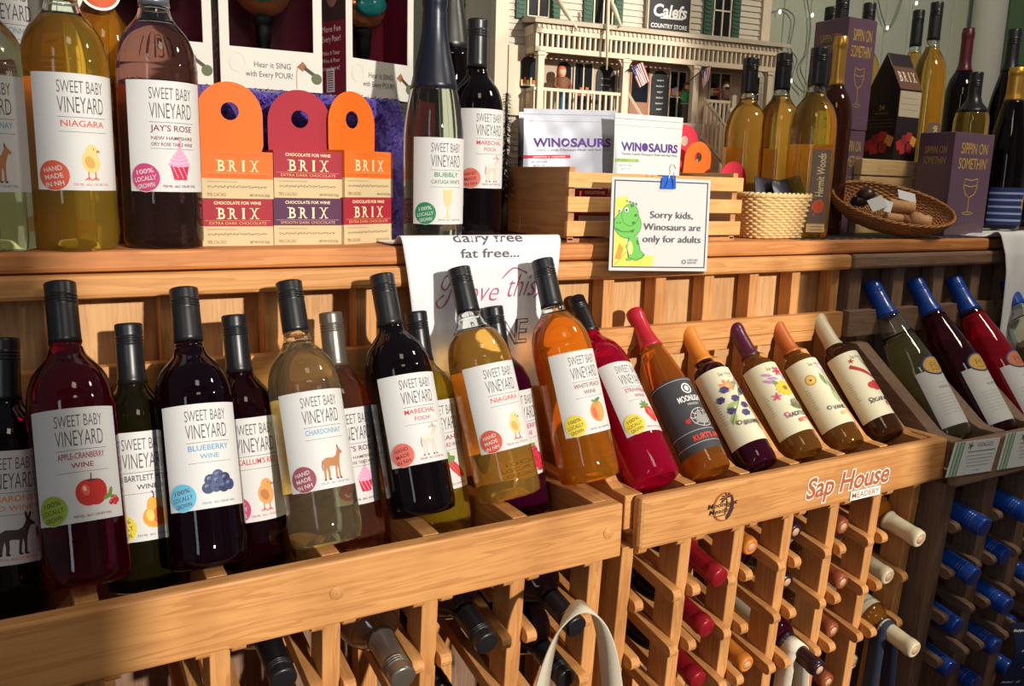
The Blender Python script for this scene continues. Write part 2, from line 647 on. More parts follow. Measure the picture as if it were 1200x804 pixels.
# ------------------------------------------------------------------ colours for print and wine
PAPER = mat('label_paper', (210, 208, 206), 0.6, noise=0.02, nscale=300)
CREAM = mat('cream_paper', (222, 214, 184), 0.6, noise=0.02, nscale=300)
INK = mat('ink_grey', (84, 78, 80), 0.7)
BLACKINK = mat('ink_black', (34, 32, 36), 0.7)
WHITEINK = mat('ink_white', (244, 242, 238), 0.6)


def ink(r, g, b):
    return mat('ink_%d_%d_%d' % (r, g, b), (r, g, b), 0.65)


def wine(name, rgb, trans=0.7, ior=1.36, rough=0.015):
    return mat('wine_' + name, rgb, rough, trans=trans, ior=ior, spec=0.5)


GLASS = mat('clear_glass', (0.93, 0.96, 0.93), 0.0, trans=1.0, ior=1.45)
CAPS = {
    'black': mat('cap_black', (26, 25, 28), 0.34, spec=0.6, noise=.1, nscale=200),
    'grey': mat('cap_grey', (132, 122, 112), 0.32, metal=0.7, noise=.06, nscale=150),
    'silver': mat('cap_silver', (150, 158, 170), 0.28, metal=0.8, noise=.05, nscale=150),
    'blue': mat('cap_blue', (22, 72, 168), 0.30, coat=0.3, noise=.15, nscale=120),
    'red': mat('wax_red', (186, 34, 52), 0.28, coat=0.2, noise=.06),
    'orange': mat('wax_orange', (214, 128, 44), 0.4, noise=.08),
    'purple': mat('wax_purple', (78, 20, 48), 0.33, coat=.2, noise=.08),
    'rust': mat('wax_rust', (178, 92, 40), 0.42, noise=.08),
    'brown': mat('wax_brown', (146, 74, 42), 0.42, noise=.08),
    'cream': mat('wax_cream', (204, 192, 160), 0.42, noise=.05),
    'gold': mat('cap_gold', (206, 156, 72), 0.32, metal=0.75, noise=.06),
    'crimson': mat('foil_crimson', (150, 24, 38), 0.3, metal=.2, noise=.08),
    'rhine': [(1, .03), (1, .30), (.96, .40), (.84, .48), (.68, .57), (.54, .64), (.45, .69), (.42, .73), (.40, .99)],
    'mead': [(1, .03), (1, .3), (1, .56), (.985, .60), (.92, .645), (.80, .68), (.63, .70), (.52, .725), (.47, .76), (.45, .80), (.43, .99)],
    'burgundy': mat('foil_burgundy', (88, 22, 38), 0.35, noise=.08),
    'navy': mat('foil_navy', (28, 32, 46), 0.33, metal=0.2, noise=.06),
    'plum': mat('wax_plum', (44, 22, 34), 0.3, coat=.2, noise=.08),
}
CAPRIM = mat('cap_face_plain', (214, 168, 130), 0.5, noise=.1)


def smooth_pts(pts, n=6):
    """Catmull-Rom through profile points"""
    out = []
    P = [pts[0]] + list(pts) + [pts[-1]]
    for i in range(1, len(P) - 2):
        p0, p1, p2, p3 = P[i - 1], P[i], P[i + 1], P[i + 2]
        for k in range(n):
            t = k / n
            out.append(tuple(0.5 * (2 * b + (c - a) * t + (2 * a - 5 * b + 4 * c - d) * t * t + (3 * b - a - 3 * c + d) * t ** 3) for a, b, c, d in zip(p0, p1, p2, p3)))
    out.append(tuple(pts[-1]))
    return out


SHAPES = {   # outline above the heel: (radius as share of body radius, height as share of length); neck radius share last
    'claret': [(1, .03), (1, .3), (1, .56), (.985, .60), (.93, .645), (.80, .69), (.60, .725), (.45, .75), (.385, .775), (.36, .80), (.35, .99)],
    'rhine': [(1, .03), (1, .30), (.96, .40), (.84, .48), (.68, .57), (.54, .64), (.45, .69), (.42, .73), (.40, .99)],
    'mead': [(1, .03), (1, .3), (1, .56), (.985, .60), (.92, .645), (.80, .68), (.63, .70), (.52, .725), (.47, .76), (.45, .80), (.43, .99)],
    'burgundy': [(1, .03), (1, .3), (1, .45), (.96, .52), (.84, .60), (.66, .68), (.50, .745), (.41, .79), (.375, .83), (.37, .99)],
    'flute': [(1, .03), (1, .25), (1, .38), (.96, .46), (.86, .55), (.72, .65), (.57, .74), (.46, .80), (.40, .84), (.385, .99)],
    'sparkling': [(1, .03), (1, .25), (1, .40), (.96, .47), (.86, .55), (.70, .64), (.54, .72), (.44, .78), (.39, .83), (.36, .99)],
}


def r_at(shape, z, L, R):
    pr = SHAPES[shape]
    z /= L
    for (r0, z0), (r1, z1) in zip(pr, pr[1:]):
        if z <= z1:
            return R * (r0 + (r1 - r0) * max(0, (z - z0)) / (z1 - z0))
    return R * pr[-1][0]


CUT = 0.003


def bottle_parts(t, L, R, shape, wine_m, cap_m, cap_style='screw', cap_from=.80, fill=None, glass_m=None, front=None, back=None, lab_mat=None, n=40):
    """body, neck, capsule and label as children of the empty t, in the bottle's own frame (z along the bottle, front = -Y)"""
    prof = [(p[0] * R, p[1] * L) for p in smooth_pts(SHAPES[shape], 4)]
    heel = [(0, .075 * R * 4), (.28 * R, .062 * R * 4), (.55 * R, .03 * R * 4), (.78 * R, .004), (.88 * R, 0), (.965 * R, .0025), (R, .012)]
    zc = cap_from * L
    zf = (fill if fill else cap_from) * L
    low = [p for p in prof if .016 < p[1] < zf - .001]
    rf = r_at(shape, zf, L, R)
    mb = MB(); mb.lathe(heel + low + [(rf, zf), (0, zf)], n)
    obj('body', mb, wine_m, t, local=True)
    if zf < zc - .002:
        up = [(rf, zf + .0003)] + [p for p in prof if zf + .002 < p[1] < zc] + [(r_at(shape, zc, L, R), zc + .004)]
        th = .0022
        inner = [(max(.001, r - th), z) for r, z in reversed(up)]
        mb = MB(); mb.lathe(up + inner + [up[0]], n)
        obj('neck', mb, glass_m or GLASS, t, local=True)
    # capsule
    rc0, rc1 = r_at(shape, zc, L, R) + .0007, r_at(shape, L * .985, L, R) + .0007
    rz = lambda f: r_at(shape, zc + (L - zc) * f, L, R) + .0007
    mb = MB()
    if cap_style == 'screw':
        h = L - zc
        q = [(rc0 - .001, zc), (rc0, zc)]
        for a in (.08, .16, .26, .38, .50, .62):
            q += [(rz(a), zc + h * a)]
        for c in (.66, .71, .76):                       # rolled beads and the tear line
            q += [(rc1, zc + h * (c - .012)), (rc1 + .0006, zc + h * (c - .004)), (rc1 + .0006, zc + h * (c + .008)), (rc1, zc + h * (c + .016)), (rc1 - .0007, zc + h * (c + .022))]
        for i in range(5):                              # knurled top band
            c = .82 + .03 * i
            q += [(rc1 + .0004, zc + h * c), (rc1 + .0001, zc + h * (c + .012))]
        q += [(rc1 + .0003, zc + h * .975), (rc1 - .0012, L - .0004), (rc1 - .003, L), (0, L)]
    elif cap_style == 'wax':
        h = L - zc
        q = [(rc0 - .001, zc), (rc0 + .001, zc + .002), (rz(.07) + .0004, zc + h * .07), (rz(.15), zc + h * .15), (rz(.25), zc + h * .25), (rz(.4), zc + h * .4), (rz(.6), zc + h * .6), (rc1 + .0004, zc + h * .74), (rc1 + .0012, zc + h * .79), (rc1 + .0015, zc + h * .86), (rc1 + .0010, zc + h * .91), (rc1 + .0006, zc + h * .955), (rc1 - .0015, L - .0008), (rc1 * .75, L), (rc1 * .6, L - .0015), (0, L - .0015)]
    else:                                               # foil
        h = L - zc
        q = [(rc0 - .0008, zc), (rc0, zc + .0006)] + [(rz(f_ / 20), zc + h * f_ / 20) for f_ in range(1, 15)] + [(rc1, zc + h * .745), (rc1 + .0014, zc + h * .78), (rc1 + .0016, zc + h * .88), (rc1 + .0002, zc + h * .92), (rc1, L - .0015), (rc1 - .0012, L), (0, L)]
    mb.lathe(q, 28)
    obj('capsule', mb, cap_m, t, local=True)
    if cap_style == 'wax' and cap_from > .05:
        mb2 = MB(); mb2.lathe([(0, L - .0016), (rc1 * .55, L - .0016), (rc1 * .55, L - .0006), (0, L - .0006)], 16)
        obj('seal_stamp', mb2, CAPRIM, t, local=True)
    for lb, turn in ((front, 0), (back, pi)):
        if lb:
            art, z0 = lb
            mb = MB()
            fn = on_cylinder(R + .0003, CUT)
            def place(u, v, h, fn=fn, turn=turn, z0=z0):
                p = fn(u, v, h)
                if turn:
                    p = Vector((-p.x, -p.y, p.z))
                return p + Vector((0, 0, z0))
            art.build(mb, place, CUT)
            obj('label' if not turn else 'back_label', mb, None, t, local=True, fixn=False)
    return t


def frame(B, T, roll=0.0):
    z = (T - B).normalized()
    y = (Vector((0, 1, 0)) - z * z.y).normalized() if abs(z.y) < .995 else Vector((0, 0, -1))
    y = (y - z * y.dot(z)).normalized()
    x = y.cross(z)
    M = Matrix(((x.x, y.x, z.x, B.x), (x.y, y.y, z.y, B.y), (x.z, y.z, z.z, B.z), (0, 0, 0, 1)))
    return M @ Matrix.Rotation(roll, 4, 'Z')


def bottle(label, B, T, R, shape='claret', group=None, roll=0.0, cat='wine bottle', name='wine_bottle', **k):
    B, T = Vector(B), Vector(T)
    t = thing(name, label, cat, B, group, M=frame(B, T, roll))
    return bottle_parts(t, (T - B).length, R, shape, **k)


# ------------------------------------------------------------------ pictures printed on the labels
QUAD = [(.05, .55), (.08, .62), (.2, .68), (.5, .66), (.62, .72), (.72, .9), (.73, 1.0), (.79, .93), (.95, .80), (.93, .74), (.84, .76), (.78, .62), (.74, .48), (.73, .3), (.74, .02), (.66, .02), (.66, .3), (.62, .42), (.60, .3), (.58, .03), (.51, .03), (.53, .4), (.35, .42), (.29, .40), (.30, .22), (.28, .02), (.2, .02), (.21, .22), (.18, .38), (.14, .25), (.12, .03), (.05, .03), (.06, .3), (.05, .45)]


def quadruped(a, x, y, w, h, c, dark):
    a.poly([(x + (p - .5) * w, y + (q - .5) * h) for p, q in QUAD], c)
    a.ell(x + .27 * w, y + .30 * h, .10 * w, .085 * h, c, -35)
    a.ell(x + .24 * w, y + .46 * h, .025 * w, .07 * h, dark, 8)
    a.ell(x + .33 * w, y + .31 * h, .012 * w, .012 * h, dark)
    a.line([(x - .44 * w, y + .1 * h), (x - .49 * w, y - .05 * h), (x - .47 * w, y - .2 * h)], .03 * w, dark)
    for q in (-.46, -.26, .045, .20):
        a.rect(x + (q) * w, y - .49 * h, x + (q + .075) * w, y - .44 * h, dark)


def pic(a, kind, x, y, s):
    if kind == 'horse':
        quadruped(a, x, y, s * .78, s, ink(178, 118, 74), ink(96, 60, 40))
    elif kind == 'donkey':
        quadruped(a, x, y, s * .95, s, ink(70, 58, 54), ink(38, 32, 32))
        a.ell(x + .20 * s, y + .50 * s, .03 * s, .13 * s, ink(60, 50, 48), 10); a.ell(x + .28 * s, y + .49 * s, .03 * s, .12 * s, ink(60, 50, 48), -15)
    elif kind == 'lamb':
        quadruped(a, x, y, s * .72, s, ink(206, 192, 176), ink(84, 74, 70))
        for i in range(14):
            a.ell(x - .28 * s + .045 * s * i, y + .10 * s + .05 * s * sin(i * 2.3), .045 * s, .045 * s, ink(222, 212, 200), n=10)
        a.ell(x + .08 * s, y + .42 * s, .10 * s, .03 * s, ink(190, 172, 158), 20); a.ell(x + .26 * s, y + .41 * s, .10 * s, .03 * s, ink(190, 172, 158), -25)
    elif kind in ('chick', 'duck'):
        c = ink(226, 196, 128) if kind == 'chick' else ink(214, 152, 84)
        d = ink(206, 160, 84) if kind == 'chick' else ink(180, 116, 60)
        o = ink(208, 92, 44)
        a.ell(x, y + .02 * s, .24 * s, .30 * s, c, 12); a.ell(x + .02 * s, y + .30 * s, .16 * s, .16 * s, c)
        a.ell(x - .04 * s, y + .0 * s, .12 * s, .17 * s, d, 25)
        a.poly([(x + .15 * s, y + .33 * s), (x + (.27 if kind == 'chick' else .34) * s, y + .28 * s), (x + .15 * s, y + .24 * s)], o)
        a.ell(x + .07 * s, y + .34 * s, .018 * s, .018 * s, BLACKINK, n=8)
        for q in (-.09, .09):
            a.line([(x + q * s, y - .24 * s), (x + q * s, y - .40 * s)], .03 * s, o)
            for e in (-.09, 0, .09):
                a.line([(x + q * s, y - .39 * s), (x + (q + e) * s, y - .46 * s)], .03 * s, o)
    elif kind == 'apple':
        a.ell(x - .1 * s, y, .30 * s, .36 * s, ink(198, 42, 34), 8); a.ell(x + .12 * s, y, .30 * s, .36 * s, ink(186, 34, 30), -8)
        a.ell(x - .15 * s, y + .08 * s, .1 * s, .16 * s, ink(224, 92, 66), 12); a.ell(x - .17 * s, y + .12 * s, .04 * s, .07 * s, ink(244, 190, 170), 12)
        a.ell(x, y + .33 * s, .13 * s, .035 * s, ink(120, 24, 22))
        a.line([(x, y + .32 * s), (x + .02 * s, y + .52 * s)], .03 * s, ink(86, 52, 30))
        g = ink(112, 140, 60)
        for dx, dy, r in ((.42, -.16, 30), (.52, -.06, 70), (.60, -.2, -20)):
            a.ell(x + dx * s, y + dy * s, .15 * s, .06 * s, g, r)
        for dx, dy in ((.52, -.34), (.66, -.36), (.60, -.27), (.74, -.30), (.68, -.24)):
            a.ell(x + dx * s, y + dy * s, .075 * s, .075 * s, ink(196, 40, 48), n=14); a.ell(x + (dx - .02) * s, y + (dy + .03) * s, .02 * s, .02 * s, ink(240, 170, 160), n=8)
    elif kind == 'pear':
        a.ell(x, y - .1 * s, .32 * s, .30 * s, ink(226, 148, 46)); a.ell(x - .02 * s, y + .18 * s, .18 * s, .26 * s, ink(230, 160, 56), 8)
        a.ell(x + .13 * s, y - .10 * s, .18 * s, .25 * s, ink(212, 98, 40), 10); a.ell(x - .12 * s, y - .06 * s, .1 * s, .16 * s, ink(240, 196, 96), 12)
        a.line([(x - .02 * s, y + .40 * s), (x + .0 * s, y + .50 * s), (x - .05 * s, y + .60 * s)], .035 * s, ink(80, 60, 40))
    elif kind == 'blueberry':
        for i, (dx, dy) in enumerate(((-.2, .05), (.02, .16), (.22, .06), (-.28, -.16), (-.06, -.14), (.16, -.16), (.34, -.12), (-.02, .0))):
            a.ell(x + dx * s, y + dy * s, .17 * s, .165 * s, ink(*((58, 66, 104), (74, 84, 124), (48, 54, 88))[i % 3]))
            a.ell(x + (dx - .04) * s, y + (dy + .05) * s, .06 * s, .05 * s, ink(112, 122, 160), n=12); a.ring(x + dx * s, y + dy * s, .05 * s, .05 * s, .02 * s, ink(34, 38, 64), 10)
    elif kind == 'cupcake':
        a.poly([(x - .24 * s, y + .0 * s), (x + .26 * s, y + .0 * s), (x + .18 * s, y - .36 * s), (x - .15 * s, y - .36 * s)], ink(196, 38, 74))
        for i in range(20):
            a.ell(x + (-.17 + .37 * ((i * 7) % 20) / 20) * s, y - (.04 + .28 * (i / 20)) * s, .014 * s, .014 * s, ink(244, 216, 220), n=8)
        for w, yy in ((.29, .03), (.24, .13), (.18, .22), (.11, .30), (.05, .37)):
            a.ell(x + .01 * s, y + yy * s, w * s, .075 * s, ink(232, 168, 196)); a.line([(x - w * .8 * s, y + (yy - .02) * s), (x, y + (yy - .05) * s), (x + w * .8 * s, y + (yy + .01) * s)], .012 * s, ink(206, 112, 152))
        a.line([(x + .01 * s, y + .40 * s), (x + .03 * s, y + .62 * s)], .025 * s, ink(216, 106, 150))
    elif kind == 'peach':
        a.ell(x, y, .34 * s, .37 * s, ink(232, 134, 66)); a.ell(x + .1 * s, y - .02 * s, .2 * s, .31 * s, ink(238, 160, 92), -6); a.ell(x - .16 * s, y - .04 * s, .11 * s, .2 * s, ink(216, 96, 62), 8)
        a.line([(x + .02 * s, y + .32 * s), (x + .06 * s, y + .05 * s), (x + .0 * s, y - .25 * s)], .02 * s, ink(196, 88, 48))
        a.ell(x + .06 * s, y + .40 * s, .18 * s, .06 * s, ink(96, 128, 58), 18); a.ell(x - .12 * s, y + .38 * s, .1 * s, .045 * s, ink(112, 140, 64), -20)
    elif kind == 'strawberry':
        a.poly([(x - .22 * s, y + .22 * s), (x + .10 * s, y + .27 * s), (x + .30 * s, y + .12 * s), (x + .33 * s, y - .08 * s), (x + .22 * s, y - .30 * s), (x + .08 * s, y - .36 * s), (x - .08 * s, y - .26 * s), (x - .24 * s, y - .02 * s)], ink(208, 44, 48))
        a.ell(x + .02 * s, y + .04 * s, .1 * s, .16 * s, ink(228, 90, 82), 30)
        for i in range(16):
            a.ell(x + (-.15 + .36 * ((i * 5) % 16) / 16) * s, y + (.16 - .38 * i / 16) * s, .012 * s, .016 * s, ink(246, 214, 150), n=6)
        for r in (150, 110, 70, 30, 190):
            a.ell(x - .14 * s + .13 * s * cos(radians(r)), y + .24 * s + .12 * s * sin(radians(r)), .13 * s, .045 * s, ink(104, 142, 62), r)
    elif kind == 'raspberry':
        for cx, cy in ((0, 0), (.3, -.3)):
            for i in range(19):
                r, t = (.0, .11, .22)[(i > 0) + (i > 6)], i * 1.047 if i < 7 else i * .5236
                a.ell(x + (cx + r * cos(t)) * s, y + (cy + 1.15 * r * sin(t)) * s, .075 * s, .075 * s, ink(*((206, 48, 72), (182, 32, 58))[i % 2]), n=12)
        a.ell(x, y + .32 * s, .16 * s, .05 * s, ink(110, 142, 70), 10)
    elif kind == 'rhubarb':
        for i in range(5):
            a.line([(x - .3 * s + .05 * s * i, y + .25 * s), (x - .05 * s + .08 * s * i, y - .1 * s), (x + .25 * s + .05 * s * i, y - .38 * s)], .07 * s, ink(*((190, 50, 60), (206, 84, 80))[i % 2]))
        for dx, dy, r in ((-.34, .22, 30), (-.22, .32, 70), (-.1, .26, 10), (-.42, .05, -30)):
            a.ell(x + dx * s, y + dy * s, .2 * s, .11 * s, ink(102, 138, 58), r)


HAND = ('HAND', 'MADE', 'IN NH')
LOCAL = ('100%', 'LOCALLY', 'GROWN')


def sweet_baby(W, Hh, name, col, picture, badge, bcol, sub=None, ps=1.0):
    """white label: drawn capitals, wine name, picture and a round badge"""
    a = Art()
    a.rect(-W / 2, 0, W / 2, Hh, PAPER)
    k = Hh / 0.118
    cx = .004
    a.text('SWEET BABY', cx, .0985 * k, .0125 * k, INK, offset=-.005, width=.047 * k)
    a.text('VINEYARD', cx, .0785 * k, .0165 * k, INK, offset=-.005, width=.047 * k)
    a.rect(cx - .024 * k, .0740 * k, cx + .026 * k, .0745 * k, INK)
    y = .0655
    for i, nm in enumerate(name):
        h = .0062 if i == 0 else (.0052 if len(name) < 3 else .0036)
        a.text(nm, cx, (y - .0005) * k, h * k, col, offset=.012, width=min(.046, len(nm) * h * 1.02) * k)
        y -= h + .0030
    a.rect(cx - .024 * k, (y + .0030) * k, cx + .026 * k, (y + .0034) * k, INK)
    pic(a, picture, (cx + .006) * 1, .029 * k, .040 * k * ps)
    a.text('750 ML  ALC 12% BY VOL', cx + .006, .0050 * k, .0024 * k, col)
    bx, by, br = -W / 2 + .0185 * k, .0150 * k, .0158 * k
    a.ell(bx, by, br, br, PAPER, n=32); a.ell(bx, by, br * .965, br * .965, bcol, n=32)
    ls = badge
    tone = PAPER if sum(bcol['rgb']) < 560 and not bcol.get('darktext') else ink(96, 44, 50)
    for i, tx in enumerate(ls):
        dy = (.0062 - .0076 * i) * k
        a.text(tx, bx + dy * -.10, by + dy - .002 * k, .0048 * k, tone, rot=10, offset=.01, width=(.0185 if len(tx) < 6 else .0235) * k)
    return a


def badge_ink(r, g, b, dark=False):
    m = ink(r, g, b); m['rgb'] = (r, g, b)
    if dark: m['darktext'] = True
    return m


RED_B, GREEN_B, YEL_B, BLUE_B, PINK_B, ORG_B = badge_ink(204, 84, 56), badge_ink(150, 176, 52, True), badge_ink(226, 206, 60, True), badge_ink(96, 180, 214, True), badge_ink(190, 62, 112), badge_ink(232, 148, 50)
MAUVE_B = badge_ink(150, 76, 92)
SALMON_B = badge_ink(214, 106, 92, True)
BUBBLY_B = badge_ink(36, 130, 84)

# ------------------------------------------------------------------ left rack: six bottles in front, six wedged behind them
GF, GB = 'white labelled bottles in the front row of the left rack', 'white labelled bottles wedged behind the front row'


def front_bottle(label, top, base, w, name, col, picture, badge, bcol, capm='black', R=.0430, fill=None, roll=0.0, ps=1.0, cap_from=.80, back=False, YB=.935, YT=1.045):
    B, T = AY(*base, YB), AY(*top, YT)
    L = (T - B).length
    a = sweet_baby(R * 2.15, .36 * L, name, col, picture, badge, bcol, ps=ps)
    bk = None
    if back:
        ba = Art(); ba.rect(-R * .95, 0, R * .95, .36 * L, ink(240, 206, 150)); bk = (ba, .20 * L)
    return bottle(label, B, T, R, 'claret', GF, roll, wine_m=w, cap_m=CAPS[capm], cap_from=cap_from, fill=fill, front=(a, .20 * L), back=bk)


def back_bottle(label, top, X, w, name, col, picture, badge, bcol, capm='black', R=.0405, fill=None, roll=0.0, ps=1.0, YT=1.070):
    T = AY(*top, YT)
    B = Vector((X + .004, .998, -.470))
    L = (T - B).length
    a = sweet_baby(R * 2.2, .40 * L, name, col, picture, badge, bcol, ps=ps)
    return bottle(label, B, T, R, 'claret', GB, roll, wine_m=w, cap_m=CAPS[capm], cap_from=.77, fill=fill, front=(a, .19 * L))


APPLE = wine('crimson', (128, 6, 50), .95)
DKOLIVE = wine('dark_olive', (58, 52, 22), .85)
BLUEB = wine('blue_black', (36, 6, 26), .85)
BLACKW = wine('black', (18, 9, 13), .5)
PLUM = wine('dark_plum', (58, 8, 26), .9)
PALE = wine('pale_gold', (255, 248, 200), .97)
ROSEW = wine('copper_rose', (210, 142, 112), .95)
GREENY = wine('yellow_olive', (222, 180, 46), .86)
GOLDEN = wine('golden', (255, 200, 96), .90)
AMBER = wine('amber', (236, 150, 36), .84)
PURPLE = wine('purple', (96, 10, 58), .8)
CRANB = wine('bright_red', (226, 8, 70), .78)
ORANGEW = wine('orange', (240, 146, 44), .86)
GREENGLASS = mat('smoke_glass', (0.42, 0.36, 0.10), 0.0, trans=1.0, ior=1.45)
REDGLASS = mat('red_glass', (0.72, 0.05, 0.14), 0.0, trans=1.0, ior=1.45)

front_bottle('crimson wine bottle with red apple label and green badge at the left', (70, 331), (103, 684), APPLE, ('APPLE-CRANBERRY', 'WINE'), ink(150, 44, 60), 'apple', LOCAL, GREEN_B, ps=.95, cap_from=.79)
front_bottle('nearly black wine bottle with blueberry label and blue badge', (215, 338), (246, 663), BLUEB, ('BLUEBERRY', 'WINE'), ink(92, 150, 190), 'blueberry', LOCAL, BLUE_B)
front_bottle('pale gold wine bottle with brown foal label and mauve badge', (338, 330), (384, 636), PALE, ('CHARDONNAY',), ink(96, 156, 192), 'horse', HAND, MAUVE_B, fill=.755, back=True)
front_bottle('black wine bottle with grey lamb label and salmon badge on the display', (447, 322), (496, 602), BLACKW, ('MARECHAL', 'FOCH'), ink(196, 62, 62), 'lamb', HAND, SALMON_B, cap_from=.78)
front_bottle('golden wine bottle with chick label in front of the white shirt', (537, 314), (598, 582), GOLDEN, ('NIAGARA',), ink(206, 92, 62), 'chick', HAND, RED_B, fill=.72, back=True)
front_bottle('amber wine bottle with peach label and yellow badge', (635, 304), (692, 562), AMBER, ('WHITE PEACH', 'WINE'), ink(140, 60, 50), 'peach', LOCAL, YEL_B, fill=.745, cap_from=.78)

cB = colsA
back_bottle('dark wine bottle with donkey label at the left edge of the display', (5, 396), cB[1] - .012, BLACKW, ('AMARONE', 'RED WINE'), ink(214, 140, 50), 'donkey', HAND, ORG_B)
back_bottle('dark bottle with pear label between the apple and blueberry bottles', (150, 379), cB[2], DKOLIVE, ('BARTLETT PEAR', 'WINE'), ink(60, 50, 60), 'pear', LOCAL, YEL_B)
back_bottle('dark bottle with duckling label between the blueberry and foal bottles', (274, 369), cB[3], PLUM, ("CALLUM'S RED",), ink(190, 60, 60), 'duck', LOCAL, PINK_B)
back_bottle('rose wine bottle with grey cap behind the foal label bottle', (387, 366), cB[4], ROSEW, ("JAY'S ROSE", 'NEW HAMPSHIRE', 'DRY ROSE TABLE WINE'), ink(120, 40, 60), 'cupcake', LOCAL, PINK_B, capm='grey')
back_bottle('olive yellow bottle with rhubarb label behind the black lamb bottle', (487, 365), cB[5], GREENY, ("MICAH'S", 'ORCHARD WINE'), ink(150, 50, 60), 'rhubarb', LOCAL, GREEN_B)
back_bottle('purple red bottle with raspberry label behind the golden chick bottle', (577, 359), cB[6] if len(cB) > 7 else cB[5] + .1257, PURPLE, ('RASPBERRY', 'WINE'), ink(170, 50, 80), 'raspberry', LOCAL, YEL_B)

# ------------------------------------------------------------------ middle rack: strawberry, the dark label, four waxed mead bottles
GM = 'bottles lying in the display of the middle rack'


def lean(top, base, X, extra=0.0):
    T, B = AX(*top, X), AX(*base, X)
    d = (T - B).normalized()
    return B - d * extra, T


B, T = lean((674, 350), (768, 566), colsB[0] + .006)
L = (T - B).length
a = sweet_baby(.040 * 2.2, .36 * L, ('STRAWBERRY', 'WINE'), ink(170, 40, 60), 'strawberry', LOCAL, YEL_B, ps=1.05)
bottle('bright red wine bottle with strawberry label and yellow badge', B, T, .0395, 'claret', GM, .12, wine_m=CRANB, cap_m=CAPS['black'], cap_from=.79, front=(a, .20 * L))

# dark label with white print and a drawn bear
SLATE = ink(62, 62, 66)
B, T = lean((742, 364), (833, 556), colsB[1])
L = (T - B).length; R = .0335
a = Art(); W_, H_ = R * 4.6, .40 * L
a.rect(-W_ / 2, 0, W_ / 2, H_, SLATE)
for yy in (.10, .26, .97):
    a.rect(-W_ / 2, H_ * yy, W_ / 2, H_ * yy + .0008, ink(190, 190, 190))
a.ring(0, H_ * .84, .009, .009, .0022, WHITEINK); a.ell(0, H_ * .84, .004, .0045, WHITEINK)
a.text('MOONLIGHT', 0, H_ * .66, .0095, WHITEINK, width=.046, offset=.02)
a.text('MEADERY', 0, H_ * .60, .0040, ink(210, 210, 210), width=.022)
for r_, w_ in ((.020, .0012), (.014, .001)):
    a.ring(.004, H_ * .42, r_, r_ * .8, w_, ink(190, 186, 180))
for q in range(9):
    t_ = q * .7
    a.line([(.004 + .006 * cos(t_), H_ * .42 + .005 * sin(t_)), (.004 + .016 * cos(t_ + .4), H_ * .42 + .012 * sin(t_ + .4)), (.004 + .021 * cos(t_ + .2), H_ * .42 + .016 * sin(t_ + .2))], .0012, ink(206, 200, 194))
a.poly([(-.010, H_ * .36), (-.002, H_ * .50), (.006, H_ * .44), (.016, H_ * .47), (.018, H_ * .38), (.006, H_ * .33)], ink(150, 148, 146))
a.ell(-.022, H_ * .40, .004, .004, ink(190, 50, 44)); a.line([(-.022, H_ * .40), (-.014, H_ * .47)], .001, ink(190, 50, 44))
a.text("KURT'S APPLE", .004, H_ * .135, .0085, ink(226, 70, 52), width=.060, offset=.03)
bottle('slim orange wine bottle with red wax cap and dark grey label', B, T, R, 'flute', GM, wine_m=ORANGEW, cap_m=CAPS['red'], cap_style='wax', cap_from=.745, front=(a, .10 * L))


def flower(a, x, y, r, c, c2, n=7):
    for i in range(n):
        t_ = 2 * pi * i / n
        a.ell(x + r * .62 * cos(t_), y + r * .62 * sin(t_), r * .48, r * .24, c, degrees_(t_), 10)
    a.ell(x, y, r * .32, r * .32, c2, n=10)


def degrees_(t):
    return t * 180 / pi


def leaf(a, x, y, l, w, rot, c):
    t_ = radians(rot)
    f = lambda u, v: (x + u * l * cos(t_) - v * w * sin(t_), y + u * l * sin(t_) + v * w * cos(t_))
    a.poly([f(-.5, 0), f(-.2, .42), (f(.2, .36)), f(.5, 0), f(.2, -.36), f(-.2, -.42)], c)
    a.line([f(-.5, 0), f(.4, 0)], w * .07, ink(120, 140, 90))


